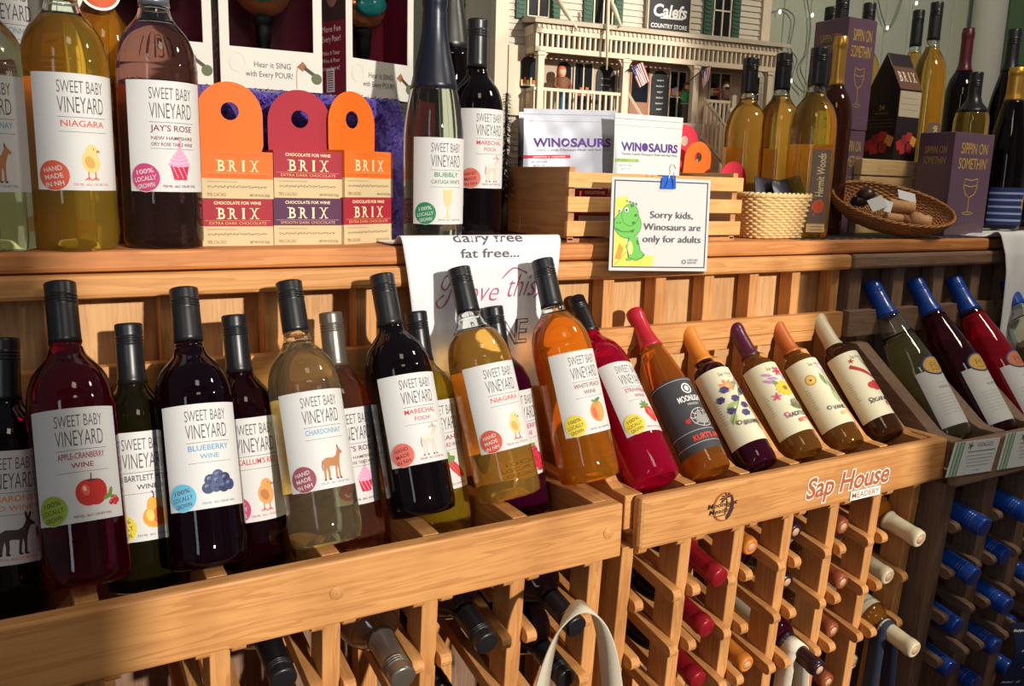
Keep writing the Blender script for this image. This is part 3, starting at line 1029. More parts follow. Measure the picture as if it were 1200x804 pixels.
def mead_art(kind, W, Hh):
    a = Art()
    a.rect(-W / 2, 0, W / 2, Hh, CREAM)
    dk = ink(74, 66, 70)
    a.text('Sap House', 0, Hh * .885, .0062, dk, width=.029, offset=.008, shear=.12); a.text('MEADERY', .008, Hh * .855, .0022, dk, width=.012)
    g1, g2 = ink(116, 146, 74), ink(160, 184, 110)
    n0 = len(a.ops)
    if kind == 'bramble':
        for x, y, rot in ((.012, .62, 60), (.018, .40, 110), (-.010, .48, 20), (.024, .30, 120), (-.016, .34, 60), (.016, .22, 100), (.004, .70, 40)):
            leaf(a, x, y * Hh, .020, .010, rot, g1 if x > 0 else g2)
        flower(a, -.004, .70 * Hh, .010, ink(230, 140, 104), ink(240, 180, 120)); flower(a, .018, .74 * Hh, .008, ink(186, 140, 186), ink(220, 190, 120))
        a.line([(-.02, .3 * Hh), (.0, .5 * Hh), (.016, .72 * Hh)], .001, g1)
        for x, y in ((-.020, .57), (-.014, .42), (-.002, .54), (.006, .45), (.014, .62), (.022, .52), (-.010, .66), (.002, .36)):
            for q in range(7):
                r_ = 0 if q == 0 else .0032
                a.ell(x + r_ * cos(q * 1.047), y * Hh + r_ * sin(q * 1.047), .0023, .0023, ink(*((62, 50, 100), (88, 72, 128))[q % 2]), n=10)
        nm, hx = 'BRAMBLE', ink(120, 84, 62)
    elif kind == 'traditional':
        for x, y, rot in ((.014, .40, 110), (.020, .58, 70), (.004, .34, 150), (-.006, .66, 130)):
            leaf(a, x, y * Hh, .018, .008, rot, g1)
        for x, y, rot in ((-.012, .78, 150), (-.006, .72, 160), (-.014, .70, 140), (.014, .74, 60), (.018, .68, 40)):
            leaf(a, x, y * Hh, .017, .006, rot, ink(186, 140, 190))
        flower(a, .006, .80 * Hh, .0075, ink(206, 66, 100), ink(180, 40, 80), 6)
        flower(a, .004, .58 * Hh, .0125, ink(236, 190, 52), ink(150, 110, 40), 12)
        flower(a, -.013, .50 * Hh, .006, ink(220, 96, 120), ink(200, 70, 90), 5)
        for x, y in ((.006, .38), (.014, .36)):
            a.ell(x, y * Hh, .006, .0075, ink(122, 112, 84)); a.ell(x, y * Hh + .004, .005, .003, ink(150, 140, 108))
        nm, hx = 'TRADITIONAL', ink(206, 70, 140)
    elif kind == 'vanilla':
        a.ell(-.016, .66 * Hh, .0078, .0088, ink(192, 150, 66)); a.ell(-.016, .66 * Hh, .0058, .0066, ink(226, 190, 100)); a.ell(-.016, .66 * Hh, .0018, .0018, ink(110, 80, 40))
        for x, y, rot in ((.002, .62, 100), (.008, .50, 80), (.016, .36, 120), (.020, .44, 60), (.006, .38, 100)):
            leaf(a, x, y * Hh, .026, .009, rot, g1 if y > .45 else g2)
        for i in range(6):
            a.line([(.006 + .003 * i, .78 * Hh), (.004 + .003 * i, .55 * Hh), (.008 + .002 * i, .34 * Hh)], .0011, ink(*((214, 206, 180), (120, 108, 98))[i % 2]))
        flower(a, .010, .80 * Hh, .009, ink(196, 186, 206), ink(220, 210, 150), 6)
        nm, hx = 'VANILLA', ink(96, 106, 96)
    else:
        a.line([(-.016, .74 * Hh), (.014, .55 * Hh)], .006, ink(170, 44, 44)); a.line([(-.014, .755 * Hh), (.014, .58 * Hh)], .0012, ink(206, 106, 90))
        for rot, c in ((120, ink(96, 110, 84)), (105, ink(196, 96, 70)), (90, ink(80, 92, 70)), (75, ink(214, 120, 70)), (60, ink(110, 124, 90))):
            leaf(a, .016 + .010 * cos(radians(rot)), .64 * Hh + .012 * sin(radians(rot)), .030, .0035, rot, c)
        for x, y in ((.000, .44), (.008, .46), (.014, .42), (.006, .41), (.018, .46), (.021, .41)):
            a.ell(x, y * Hh, .0065, .0060, ink(*((190, 48, 46), (168, 36, 42))[int(x * 1000) % 2]), n=12)
        flower(a, -.010, .80 * Hh, .004, ink(170, 60, 60), ink(120, 40, 40), 5)
        nm, hx = 'SUGAR MAPLE', ink(84, 92, 88)
    a.ops[n0:] = [([(x * 1.30 - .0035, .57 * Hh + (y - .55 * Hh) * 1.13) for x, y in vs_], fs_, m_, k_) for vs_, fs_, m_, k_ in a.ops[n0:]]
    a.text(nm, .004, .205 * Hh, .0078, ink(64, 62, 78), width=.0052 * len(nm), offset=.012, shear=.08)
    a.ell(-.020, .255 * Hh, .0042, .0042, hx, n=6); a.ell(-.020, .255 * Hh, .0022, .0022, CREAM, n=6)
    if kind in ('traditional', 'vanilla'):
        c = ink(206, 110, 60) if kind == 'traditional' else ink(226, 178, 96)
        a.poly([(-.006, .115 * Hh), (.020, .135 * Hh), (.021, .185 * Hh), (-.007, .160 * Hh)], c); a.text('Mead', .007, .128 * Hh, .0036, WHITEINK, rot=4)
    if kind == 'sugar':
        a.rect(.006, .13 * Hh, .018, .19 * Hh, ink(150, 50, 50)); a.text('SH', .012, .142 * Hh, .004, WHITEINK)
    for i in range(9):
        a.rect(-W * .36, Hh * (.30 + .035 * i), -W * .30 - .001 * (i % 3), Hh * (.30 + .035 * i) + .0009, ink(150, 142, 126))
        a.rect(W * .30, Hh * (.26 + .04 * i), W * .40 - .002 * (i % 3), Hh * (.26 + .04 * i) + .0009, ink(120, 112, 106))
    return a


MEAD = {'bramble': wine('bramble', (66, 10, 34), .55), 'honey': wine('honey', (176, 116, 44), .80), 'maple': wine('maple', (104, 58, 26), .78)}
for kind, top, base, k, w, cp, desc in (
        ('bramble', (803, 385), (889, 546), 2, 'bramble', 'orange', 'dark bottle with orange wax cap and blackberry label'),
        ('traditional', (859, 382), (943, 533), 3, 'honey', 'purple', 'honey bottle with purple wax cap and yellow flower label'),
        ('vanilla', (907, 379), (992, 523), 4, 'honey', 'rust', 'honey bottle with rust orange wax cap and green leaf label'),
        ('sugar', (956, 371), (1039, 512), 5, 'maple', 'cream', 'brown bottle with cream wax cap and red maple label')):
    B, T = lean(top, base, colsB[k], .004)
    L = (T - B).length; R = .0315
    W_ = R * 3.7
    if kind == 'bramble': cp = 'orange'
    bottle(desc, B, T, R, 'mead', GM, wine_m=MEAD[w], cap_m=CAPS[cp], cap_style='wax', cap_from=.735, front=(mead_art(kind, W_, .50 * L), .13 * L), cat='mead bottle', name='mead_bottle')

# ------------------------------------------------------------------ dark rack: tall blue capped bottles
GD = 'tall blue capped bottles in the dark rack display'
VIG = wine('straw', (240, 238, 176), .97)
NOIR = wine('garnet', (96, 12, 36), .8)
ROSY = wine('cherry', (220, 18, 48), .72)


def crest_art(W, Hh, txt, oval=(214, 166, 74), tcol=(80, 90, 110)):
    a = Art()
    a.poly([(-W / 2, 0), (W / 2, 0), (W / 2, Hh * .80), (-W / 2, Hh * .80)], PAPER)
    c = ink(*tcol)
    a.text(txt, .002, Hh * .52, .0052, c, width=.0044 * len(txt), offset=.01)
    a.squiggle(-.014, .018, Hh * .61, .0014, ink(200, 160, 110), .0005)
    for i in range(7):
        a.squiggle(-W * .34, W * .34 - .003 * (i % 3), Hh * (.44 - .045 * i), .0013, ink(150, 152, 162), .00045)
    a.ell(W * .26, Hh * .08, .0042, .0042, ink(96, 112, 150), n=8)
    a.ell(0, Hh * .86, .0280, .0205, ink(38, 62, 120), n=32)
    a.ell(0, Hh * .86, .0248, .0172, ink(*oval), n=32)
    a.line([(-.010, Hh * .82), (-.009, Hh * .90), (-.004, Hh * .90)], .0014, ink(70, 56, 40)); a.line([(-.010, Hh * .86), (-.005, Hh * .86)], .0012, ink(70, 56, 40))
    a.line([(-.002, Hh * .90), (0, Hh * .82), (.003, Hh * .90)], .0013, ink(70, 56, 40)); a.line([(.006, Hh * .90), (.006, Hh * .82), (.012, Hh * .82)], .0013, ink(70, 56, 40))
    a.line([(-.012, Hh * .80), (.002, Hh * .785), (.013, Hh * .805)], .001, ink(90, 70, 50))
    return a


for txt, top, base, k, w, gl, ov, desc in (
        ('VIGNOLES', (1020, 331), (1106, 500), 0, VIG, None, (214, 166, 74), 'clear straw coloured bottle with blue cap and gold oval crest'),
        ('NOIRET', (1071, 328), (1160, 496), 1, NOIR, REDGLASS, (214, 166, 74), 'garnet red bottle with blue cap beside the clear straw bottle'),
        ('ROSE', (1116, 326), (1204, 490), 2, ROSY, REDGLASS, (204, 120, 84), 'cherry red bottle with blue cap beside the hanging shirt')):
    B, T = lean(top, base, colsC[k] + .004, .030)
    L = (T - B).length; R = .0415
    bottle(desc, B, T, R, 'flute', GD, wine_m=w, cap_m=CAPS['blue'], cap_from=.765, fill=.63 if k == 0 else .74, glass_m=gl,
           front=(crest_art(R * 2.2, .40 * L, txt, ov), .06 * L))
B, T = lean((1179, 329), (1250, 475), colsC[3] + .030, .01)
L = (T - B).length
a = Art(); a.ell(0, .058, .036, .050, ink(206, 196, 166), n=32); a.ring(0, .058, .034, .048, .0025, ink(120, 112, 96))
a.text('J', 0, .050, .024, ink(120, 70, 84), offset=.02)
bottle('clear bottle with blue cap and cream oval label at the right edge', B, T, .041, 'claret', GD, wine_m=wine('clear_pale', (226, 226, 196), .97), cap_m=CAPS['blue'], cap_from=.80, fill=.70, front=(a, .16 * L))

# ------------------------------------------------------------------ bottles lying in the bins, necks towards us
TILT = radians(10.5)
AXIS = Vector((0, -cos(TILT), -sin(TILT)))
_binproto = {}


def bin_bottle(kind, px, X, label, group, dy=0.0, yaw=0.0):
    """tip of the bottle at the picture point on the plane of its column; copies share the first one's meshes"""
    T = AX(*px, X) + AXIS * dy
    d = Vector((sin(yaw), AXIS.y, AXIS.z)).normalized()
    spec = BIN[kind]
    B = T - d * spec['L']
    M = frame(B, T)
    cat, nm = spec.get('cat', 'wine bottle'), spec.get('name', 'wine_bottle')
    if kind not in _binproto:
        t = thing(nm, label, cat, B, group, M=M)
        bottle_parts(t, spec['L'], spec['R'], spec['shape'], spec['w'], CAPS[spec['cap']], spec['style'], spec['cf'], spec.get('fill'), None, spec.get('front'))
        _binproto[kind] = t
        return t
    t = copy_tree(_binproto[kind])
    t.matrix_world = M
    return tag(t, label, cat, group)


_la = Art(); _la.rect(-.05, 0, .05, .125, CREAM); _la.text('Sap House', 0, .11, .006, BLACKINK)
_lw = Art(); _lw.rect(-.045, 0, .045, .10, PAPER)
BIN = {
    'crimson': dict(L=.30, R=.0425, shape='claret', w=wine('bin_dark', (24, 12, 14), .3), cap='crimson', style='foil', cf=.71, front=(_lw, .05)),
    'screw_black': dict(L=.31, R=.041, shape='claret', w=wine('bin_dark', (24, 12, 14), .3), cap='black', style='screw', cf=.79, front=(_lw, .05)),
    'screw_grey': dict(L=.31, R=.042, shape='claret', w=ROSEW, cap='grey', style='screw', cf=.76, fill=.70, front=(_lw, .05)),
    'mead_orange': dict(L=.26, R=.0315, shape='mead', w=MEAD['honey'], cap='orange', style='wax', cf=.735, front=(_la, .03), cat='mead bottle', name='mead_bottle'),
    'mead_brown': dict(L=.26, R=.0315, shape='mead', w=MEAD['maple'], cap='brown', style='wax', cf=.735, front=(_la, .03), cat='mead bottle', name='mead_bottle'),
    'mead_plum': dict(L=.26, R=.0315, shape='mead', w=MEAD['bramble'], cap='plum', style='wax', cf=.70, front=(_la, .03), cat='mead bottle', name='mead_bottle'),
    'mead_cream': dict(L=.26, R=.0335, shape='mead', w=wine('mead_amber', (206, 124, 30), .8), cap='cream', style='wax', cf=.735, front=(_la, .04), cat='mead bottle', name='mead_bottle'),
    'blue': dict(L=.34, R=.0445, shape='rhine', w=wine('bin_green', (70, 74, 40), .7), cap='blue', style='screw', cf=.715, front=(_lw, .05)),
}
G1, G2, G3 = 'bottles lying in the bins of the left rack', 'bottles lying in the bins of the middle rack', 'blue capped bottles lying in the bins of the dark rack'
cA, cM, cD = colsA, colsB, colsC
bin_bottle('screw_black', (333, 798), cA[3], 'black bottle lying in the lowest visible bin under the foal bottle', G1)
bin_bottle('screw_grey', (473, 796), cA[4], 'rose bottle with grey screw cap lying in the left rack', G1, .0)
bin_bottle('screw_black', (572, 755), cA[5], 'black capped bottle lying under the golden chick bottle', G1)
bin_bottle('screw_black', (520, 812), cA[5], 'black capped bottle lying lower, second bin from right of the left rack', G1)
bin_bottle('screw_black', (676, 736), cA[6], 'black capped bottle poking out behind the beige webbing strap', G1)
bin_bottle('screw_black', (664, 797), cA[6], 'lower black capped bottle beside the beige webbing strap', G1)
bin_bottle('screw_black', (158, 850), cA[2], 'black bottle in shadow under the blueberry bottle', G1)
bin_bottle('crimson', (844, 678), cM[1], 'bottle with crimson foil neck, topmost of three in its column', G2)
bin_bottle('crimson', (829, 737), cM[1], 'bottle with crimson foil neck, middle of three in its column', G2)
bin_bottle('crimson', (819, 798), cM[1], 'bottle with crimson foil neck, lowest of three in its column', G2)
bin_bottle('mead_orange', (881, 642), cM[2], 'mead bottle with orange wax tip under the palm tree logo', G2)
bin_bottle('mead_orange', (876, 780), cM[2], 'mead bottle with orange wax tip at the bottom edge, beside the lowest crimson neck', G2)
bin_bottle('mead_plum', (933, 624), cM[3], 'mead bottle with plum wax tip half hidden by an upright, upper one', G2)
bin_bottle('mead_plum', (923, 683), cM[3], 'mead bottle with plum wax tip half hidden by an upright, lower one', G2)
bin_bottle('mead_plum', (961, 786), cM[3], 'mead bottle with dark plum wax neck carrying the cream cloth strap', G2)
bin_bottle('mead_brown', (989, 618), cM[4], 'mead bottle with brown wax tip just under the white logo', G2)
bin_bottle('mead_brown', (988, 683), cM[4], 'mead bottle with brown wax tip, second down under the white logo', G2)
bin_bottle('mead_brown', (977, 740), cM[4], 'mead bottle with brown wax tip, third down under the white logo', G2)
bin_bottle('mead_brown', (971, 800), cM[4], 'mead bottle with brown wax tip at the bottom edge, beside the cream strap', G2)
bin_bottle('mead_cream', (1079, 633), cM[5], 'mead bottle with cream wax neck, topmost at the right end', G2)
bin_bottle('mead_cream', (1042, 677), cM[5], 'mead bottle with cream wax neck, second down at the right end', G2)
bin_bottle('mead_cream', (1073, 763), cM[5], 'amber mead bottle with cream wax neck carrying the navy strap', G2)
bin_bottle('mead_cream', (1000, 778), cM[5], 'mead bottle with cream wax neck behind the navy strap', G2)
dk = (((1155, 619), 0, 'blue capped bottle under the first white card, topmost of its column'), ((1143, 677), 0, 'blue capped bottle, second down under the first white card'),
      ((1123, 736), 0, 'blue capped bottle, third down under the first white card'), ((1115, 786), 0, 'blue capped bottle, fourth down under the first white card'),
      ((1179, 653), 1, 'blue capped bottle under the gap between the white cards, topmost'), ((1182, 712), 1, 'blue capped bottle under the gap between the cards, second'),
      ((1168, 760), 1, 'blue capped bottle under the gap between the cards, third'), ((1144, 803), 1, 'blue capped bottle at the bottom edge under the gap between the cards'),
      ((1206, 604), 1, 'blue capped bottle with clear shoulder at the right edge'), ((1204, 675), 2, 'blue capped bottle at the right edge above the bandana'),
      ((1186, 733), 2, 'blue capped bottle in shadow left of the bandana, upper one'), ((1183, 785), 2, 'blue capped bottle in shadow left of the bandana, lower one'))
for px, k, lab in dk:
    bin_bottle('blue', px, cD[k], lab, G3)

# ------------------------------------------------------------------ what is written and stuck on the rails
YB = .892 - .021 - .0006
a = Art()
O = AY(994, 566, YB)
fo = on_plane(O, (1, 0, .0), (0, 0, 1))
SH_W, SH_B, SH_O = ink(236, 236, 232), ink(226, 228, 232), ink(178, 92, 36)
for off, m in ((.095, SH_W), (.052, SH_B), (.030, SH_O)):
    a.text('Sap House', -.100, -.012, .033, m, align='LEFT', offset=off * .62, shear=.18, sx=1.02, space=.97)
a2 = Art()
a2.poly([(.008, -.0325), (.083, -.0325), (.083, -.0165), (.008, -.0165)], SH_W); a2.text('MEADERY', .0455, -.0290, .0095, SH_O, width=.068, offset=.01)
mb = MB(); a.build(mb, fo, lift=.0002); a2.build(mb, fo, lift=.0008)
tag(obj('logo_sticker', mb, None, fixn=False), 'white and orange mead house logo sticker on the middle rail', 'sticker')

a = Art()
O = AY(848, 594, YB)
fo = on_plane(O, (1, 0, 0), (0, 0, 1))
BR, BR2 = ink(62, 36, 22), ink(150, 84, 36)
a.ell(0, 0, .0215, .0225, BR2, n=30); a.ell(.002, 0, .0195, .0205, ink(212, 156, 92), n=30)
a.poly([(.006, -.022), (.013, -.018), (.019, -.009), (.021, .002), (.018, .012), (.012, .018), (.013, .006), (.011, -.006), (.004, -.016)], BR)
for r in (20, 60, 100, 140, 175, 215):
    t_ = radians(r); x0, y0 = .004, .013
    a.poly([(x0, y0), (x0 + .010 * cos(t_ + .25), y0 + .008 * sin(t_ + .25)), (x0 + .015 * cos(t_), y0 + .011 * sin(t_) - .002), (x0 + .009 * cos(t_ - .3), y0 + .006 * sin(t_ - .3))], BR)
a.line([(.004, .013), (.006, .002), (.003, -.012)], .0028, BR)
a.text('Moonlight', -.003, .001, .0068, BR, width=.058, offset=.03, shear=.15); a.text('Meadery', -.004, -.0085, .0068, BR, width=.050, offset=.02, shear=.15)
a.line([(-.018, -.0135), (.004, -.0125)], .0014, BR)
mb = MB(); a.build(mb, fo, lift=.0002)
tag(obj('burned_logo', mb, None, fixn=False), 'dark branded palm tree logo on the middle rail', 'logo')

YC = .868 - .021 - .0014
for (tl, tr, br, bl), ttl, lab in ((((1120, 519), (1171, 510), (1161, 552), (1108, 560)), 'VIGNOLES', 'first white shelf card with green stripes on the dark rail'),
                                   (((1180, 508), (1236, 499), (1226, 542), (1168, 551)), 'NOIRET', 'white shelf card with green stripes at the right edge')):
    A, Bq, D = AY(*bl, YC), AY(*br, YC), AY(*tl, YC)
    Wc, Hc = (Bq - A).length, (D - A).length
    U = (Bq - A).normalized()
    V = (D - A).normalized()
    a = Art()
    a.rect(0, 0, Wc, Hc, ink(226, 230, 230))
    for i, c in enumerate(((86, 150, 110), (176, 200, 130), (70, 130, 96), (150, 186, 140), (96, 150, 116))):
        a.rect(.006 + .005 * i, 0, .0098 + .005 * i, Hc, ink(*c))
    a.text(ttl, Wc * .68, Hc * .80, .0078, ink(60, 66, 74), width=.0062 * len(ttl)); 
    for q in range(5):
        leaf(a, Wc * .36 + .005 * cos(q * 1.25), Hc * .85 + .004 * sin(q * 1.25), .010, .004, q * 72, ink(96, 110, 104))
    a.squiggle(Wc * .32, Wc * .94, Hc * .68, .0024, ink(80, 86, 94), .0009)
    for i in range(4):
        a.squiggle(Wc * (.32 + .02 * i), Wc * (.94 - .02 * i), Hc * (.56 - .10 * i), .0018, ink(140, 146, 156), .0006)
    a.squiggle(Wc * .55, Wc * .70, Hc * .11, .0016, ink(120, 126, 136), .0006)
    n = U.cross(V).normalized()
    mb = MB(); mb.prism([(0, 0), (Wc, 0), (Wc, Hc), (0, Hc)], lambda u, v, d, A=A, U=U, V=V, n=n: A + U * u + V * v + n * d, -.0008, 0, ink(226, 230, 230))
    a.build(mb, lambda u, v, h, A=A, U=U, V=V, n=n: A + U * u + V * v + n * (h + .0001))
    tag(obj('shelf_card', mb, None, fixn=False), lab, 'card')

# ------------------------------------------------------------------ bag straps and cloth at the bottom
CANVAS = mat('beige_webbing', (206, 194, 172), 0.8, noise=.12, nscale=500, bump=.4)
CREAMC = mat('cream_cloth', (226, 216, 196), 0.85, noise=.06, nscale=200, bump=.3)
NAVY = mat('navy_webbing', (34, 42, 66), 0.8, noise=.15, nscale=500, bump=.4)
pts = [AY(628, 850, .800), AY(637, 795, .796), AY(649, 752, .792), AY(661, 727, .788), AY(676, 712, .783), AY(690, 713, .780), AY(702, 728, .778), AY(711, 757, .778), AY(717, 800, .780), AY(721, 850, .784)]
pts = [Vector(p) for p in smooth_pts([tuple(p) for p in pts], 5)]
mb = MB(); mb.ribbon(pts, .030, [Vector((cos(radians(12 + 120 * i / len(pts))), sin(radians(12 + 120 * i / len(pts))), 0)) for i in range(len(pts))], .0022, CANVAS)
st = obj('bag_strap', mb, CANVAS)
tag(st, 'beige woven bag strap arching up from the bottom edge', 'bag strap')

T_ = AX(961, 786, cM[3])
cdir = (-AXIS).normalized()
for nm, tip, along, m, wd, lab, drop, half, rr in (('cloth_strap', T_, .058, CREAMC, .034, 'cream cloth bag strap hung over the plum wax neck', .20, .020, .0165), ('bag_strap', AX(1073, 763, cM[5]), .066, NAVY, .030, 'navy bag strap hung over the cream wax neck', .24, .022, .0170)):
    c = tip + cdir * along
    p2 = []
    for k in range(8):
        p2.append(c + Vector((-rr - .034 + .034 * (k / 7.0), -.012 + .010 * k / 7, -drop + (drop - .004) * k / 7.0)))
    for k in range(9):
        t_ = pi - pi * k / 8
        p2.append(c + Vector((rr * cos(t_), 0, rr * sin(t_))))
    for k in range(8):
        p2.append(c + Vector((rr + .012 * k / 7, -.004, -.004 - drop * k / 7.0)))
    mb = MB(); mb.ribbon(p2, wd, cdir, .0018, m)
    tag(obj(nm, mb, m), lab, 'bag strap')

# the bandana cloth and red pouch showing at the bottom right
mb = MB()
BAN = mat('bandana_navy', (30, 48, 92), 0.85, noise=.1, nscale=300)
c0 = AY(1186, 730, .74)
A = Art()
fo = lambda u, v, h: c0 + Vector((u, -.010 * sin(u * 60) - h + .012 * sin(v * 30), v))
mb.grid(lambda u, v: fo(u * .16, -.26 * (1 - v), 0), 14, 20, BAN)
mb.grid(lambda u, v: fo(u * .16, -.26 * (1 - v), -.002), 14, 20, BAN)
for i in range(26):
    x, y = .008 + .036 * (i % 4) + .01 * ((i * 7) % 3), -.012 - .034 * (i // 4)
    A.ring(x, y, .006, .006, .0022, WHITEINK, 12) if i % 2 else A.squiggle(x - .008, x + .01, y, .006, WHITEINK, .0018)
A.build(mb, fo, lift=.0006)
tag(obj('bandana', mb, None, fixn=False), 'navy bandana cloth with white pattern at the bottom right corner', 'cloth')

# ------------------------------------------------------------------ things standing on the shelf board, from left to right
ZS = -.092
GS = 'bottles standing on the shelf board'


def stand(label, px, py, Y, R, zt_px, shape='claret', z=ZS, name='wine_bottle', roll=0.0, **k):
    """a bottle upright on the board: px,py a point of its axis, zt_px the picture height of its top"""
    p = AY(px, py, Y)
    T = AY(px, zt_px, Y)
    B = Vector((p.x, Y, z))
    return bottle(label, B, Vector((p.x, Y, T.z)), R, shape, GS, roll, name=name, **k)


def baby_label(L, R, *a, h=.36, z=.19, **k):
    return (sweet_baby(R * 2.15, h * L, *a, **k), z * L)


def plain_back(R, L, col, h=.36, z=.19):
    ba = Art(); ba.rect(-R * .95, 0, R * .95, h * L, ink(*col)); return (ba, z * L)


LS = .345
stand('pale bottle with plain white label cut by the left edge of the picture', -14, 190, 1.145, .046, -78, wine_m=PALE, cap_m=CAPS['black'], fill=.74,
      front=baby_label(LS, .046, ('CHARDONNAY',), ink(96, 156, 192), 'horse', HAND, MAUVE_B), back=plain_back(.046, LS, (226, 220, 200)))
stand('golden bottle with chick label and orange badge standing on the shelf', 84, 190, 1.140, .0465, -82, wine_m=wine('gold_green', (226, 178, 66), .9), cap_m=CAPS['black'], fill=.735,
      front=baby_label(LS, .0465, ('NIAGARA',), ink(206, 92, 62), 'chick', HAND, RED_B, h=.37, z=.20), back=plain_back(.0465, LS, (240, 190, 90), .37, .2), roll=.18)
stand('rose bottle with silver cap and pink cupcake label on the shelf', 189, 190, 1.145, .0462, -72, wine_m=wine('smoky_rose', (150, 104, 92), .96), cap_m=CAPS['silver'], fill=.73, cap_from=.785,
      front=baby_label(LS, .0462, ("JAY'S ROSE", 'NEW HAMPSHIRE', 'DRY ROSE TABLE WINE'), ink(120, 40, 60), 'cupcake', LOCAL, PINK_B, h=.37, z=.20, ps=1.1), back=plain_back(.0462, LS, (240, 180, 120), .37, .2), roll=.10)
stand('clear bottle with faded white label high up at the left edge behind others', 18, 190, 1.27, .052, -150, wine_m=wine('pale_green', (220, 226, 190), .97), cap_m=CAPS['black'],
      front=baby_label(.44, .052, ('CHARDONNAY',), ink(96, 156, 192), 'horse', HAND, MAUVE_B, h=.30, z=.40))
# amber bottle with an orange seal behind the golden one
LB = .36
ba = Art(); ba.ell(0, .05, .026, .028, WHITEINK, n=28); ba.ell(0, .05, .023, .025, ink(200, 84, 44), n=28)
stand('amber bottle with round orange seal behind the golden chick bottle', 116, 30, 1.25, .042, -90, wine_m=AMBER, cap_m=CAPS['black'], front=(ba, .262))

# sparkling and dark bottles by the shirt
a = sweet_baby(.093, .120, ('BUBBLY', 'CAYUGA WHITE'), ink(60, 130, 90), 'none', LOCAL, BUBBLY_B)
fl = ink(214, 196, 140)
a.poly([(-.002, .050), (.012, .050), (.011, .032), (.006, .024), (.0065, .012), (.011, .009), (-.001, .009), (.0035, .012), (.004, .024), (-.001, .032)], fl); a.ell(.005, .050, .007, .0018, ink(236, 226, 190))
stand('tall clear sparkling wine bottle with dark foil and green badge', 508, 180, 1.150, .0435, -22, 'sparkling', wine_m=wine('sparkling', (226, 228, 214), .99), cap_m=CAPS['navy'], cap_style='foil', cap_from=.60,
      front=(a, .030), roll=-.05, glass_m=None)
stand('black bottle with grey lamb label standing behind the sparkling bottle', 557, 180, 1.235, .0430, 22, wine_m=BLACKW, cap_m=CAPS['black'], cap_from=.785,
      front=baby_label(.30, .0430, ('MARECHAL', 'FOCH'), ink(196, 62, 62), 'lamb', HAND, SALMON_B, h=.40, z=.27))
ba = Art(); ba.rect(-.05, 0, .05, .06, ink(180, 40, 36))
stand('black bottle with red label mostly hidden behind the sparkling bottle', 527, 60, 1.36, .043, -95, 'burgundy', wine_m=BLACKW, cap_m=CAPS['black'], cap_style='foil', cap_from=.6, front=(ba, .13))


# ------------------------------------------------------------------ boxes with printed faces
def face_box(name, label, cat, O, U, W_, D, Hh, base, faces, group=None, bevel=.0012, M=None):
    """a carton: O = front lower left corner, U = direction along the front; faces: {'front'|'left'|'right': Art}"""
    O, U = Vector(O), Vector(U).normalized()
    V = Vector((0, 0, 1)); n = U.cross(V)      # towards us
    t = thing(name, label, cat, O, group)
    mb = MB()
    mb.prism([(0, 0), (W_, 0), (W_, Hh), (0, Hh)], lambda u, v, d: O + U * u + V * v - n * d, 0, D)
    obj('carton', mb, base, t, bevel=bevel)
    for f, art in faces.items():
        mb = MB()
        if f == 'front':
            fn = lambda u, v, h: O + U * u + V * v + n * (h + .0004)
        elif f == 'left':
            fn = lambda u, v, h: O - n * (D - u) + V * v - U * (h + .0004)
        else:
            fn = lambda u, v, h: O + U * W_ - n * u + V * v + U * (h + .0004)
        art.build(mb, fn)
        obj('printed_' + f, mb, None, t, fixn=False)
    return t


ORG, MAR, VIO, TAN, GOLDI = (226, 104, 26), (158, 26, 46), (80, 34, 72), (206, 182, 140), ink(236, 216, 172)


def serif_word(a, word, x, y, h, w, m):
    """bold capitals with slab serifs"""
    n = len(word)
    cw = w / n
    for i, ch in enumerate(word):
        cx = x + cw * (i + .5)
        s = h * .20
        t_ = h * .06
        stems = {'B': (-.30,), 'R': (-.30,), 'I': (0,), 'X': (-.28, .28)}.get(ch, (0,))
        a.text(ch, cx, y, h, m, width=cw * (.20 if ch == 'I' else .60), offset=.012)
        for q in stems:
            for yy in (y, y + h - t_):
                a.rect(cx + q * cw - cw * .16, yy, cx + q * cw + cw * .16, yy + t_, m)
        if ch == 'R':
            a.rect(cx + .18 * cw, y, cx + .44 * cw, y + t_, m)


def brix_art(W_, Hh, col, sub):
    a = Art()
    a.rect(0, 0, W_, Hh * .42, ink(*TAN)); a.rect(0, Hh * .42, W_, Hh, ink(*col))
    a.text('CHOCOLATE FOR WINE', W_ / 2, Hh * .885, Hh * .062, GOLDI if col != ORG else ink(206, 92, 24), width=W_ * .66, offset=.02)
    serif_word(a, 'BRIX', W_ * .19, Hh * .575, Hh * .235, W_ * .62, ink(96, 24, 30) if False else GOLDI)
    a.rect(W_ * .04, Hh * .535, W_ * .96, Hh * .541, ink(230, 170, 120))
    a.text(sub, W_ / 2, Hh * .455, Hh * .058, ink(232, 170, 120) if col != ORG else ink(206, 92, 24), width=W_ * .80)
    a.squiggle(W_ * .06, W_ * .48, Hh * .355, Hh * .03, ink(150, 120, 84), W_ * .004)
    a.squiggle(W_ * .07, W_ * .90, Hh * .25, Hh * .075, ink(70, 58, 48), W_ * .006)
    a.text('70% CACAO', W_ * .06, Hh * .05, Hh * .070, ink(160, 110, 70), align='LEFT', width=W_ * .26)
    a.text('NET WT 8 OZ (227g)', W_ * .66, Hh * .05, Hh * .05, ink(110, 90, 70), align='LEFT', width=W_ * .28)
    return a


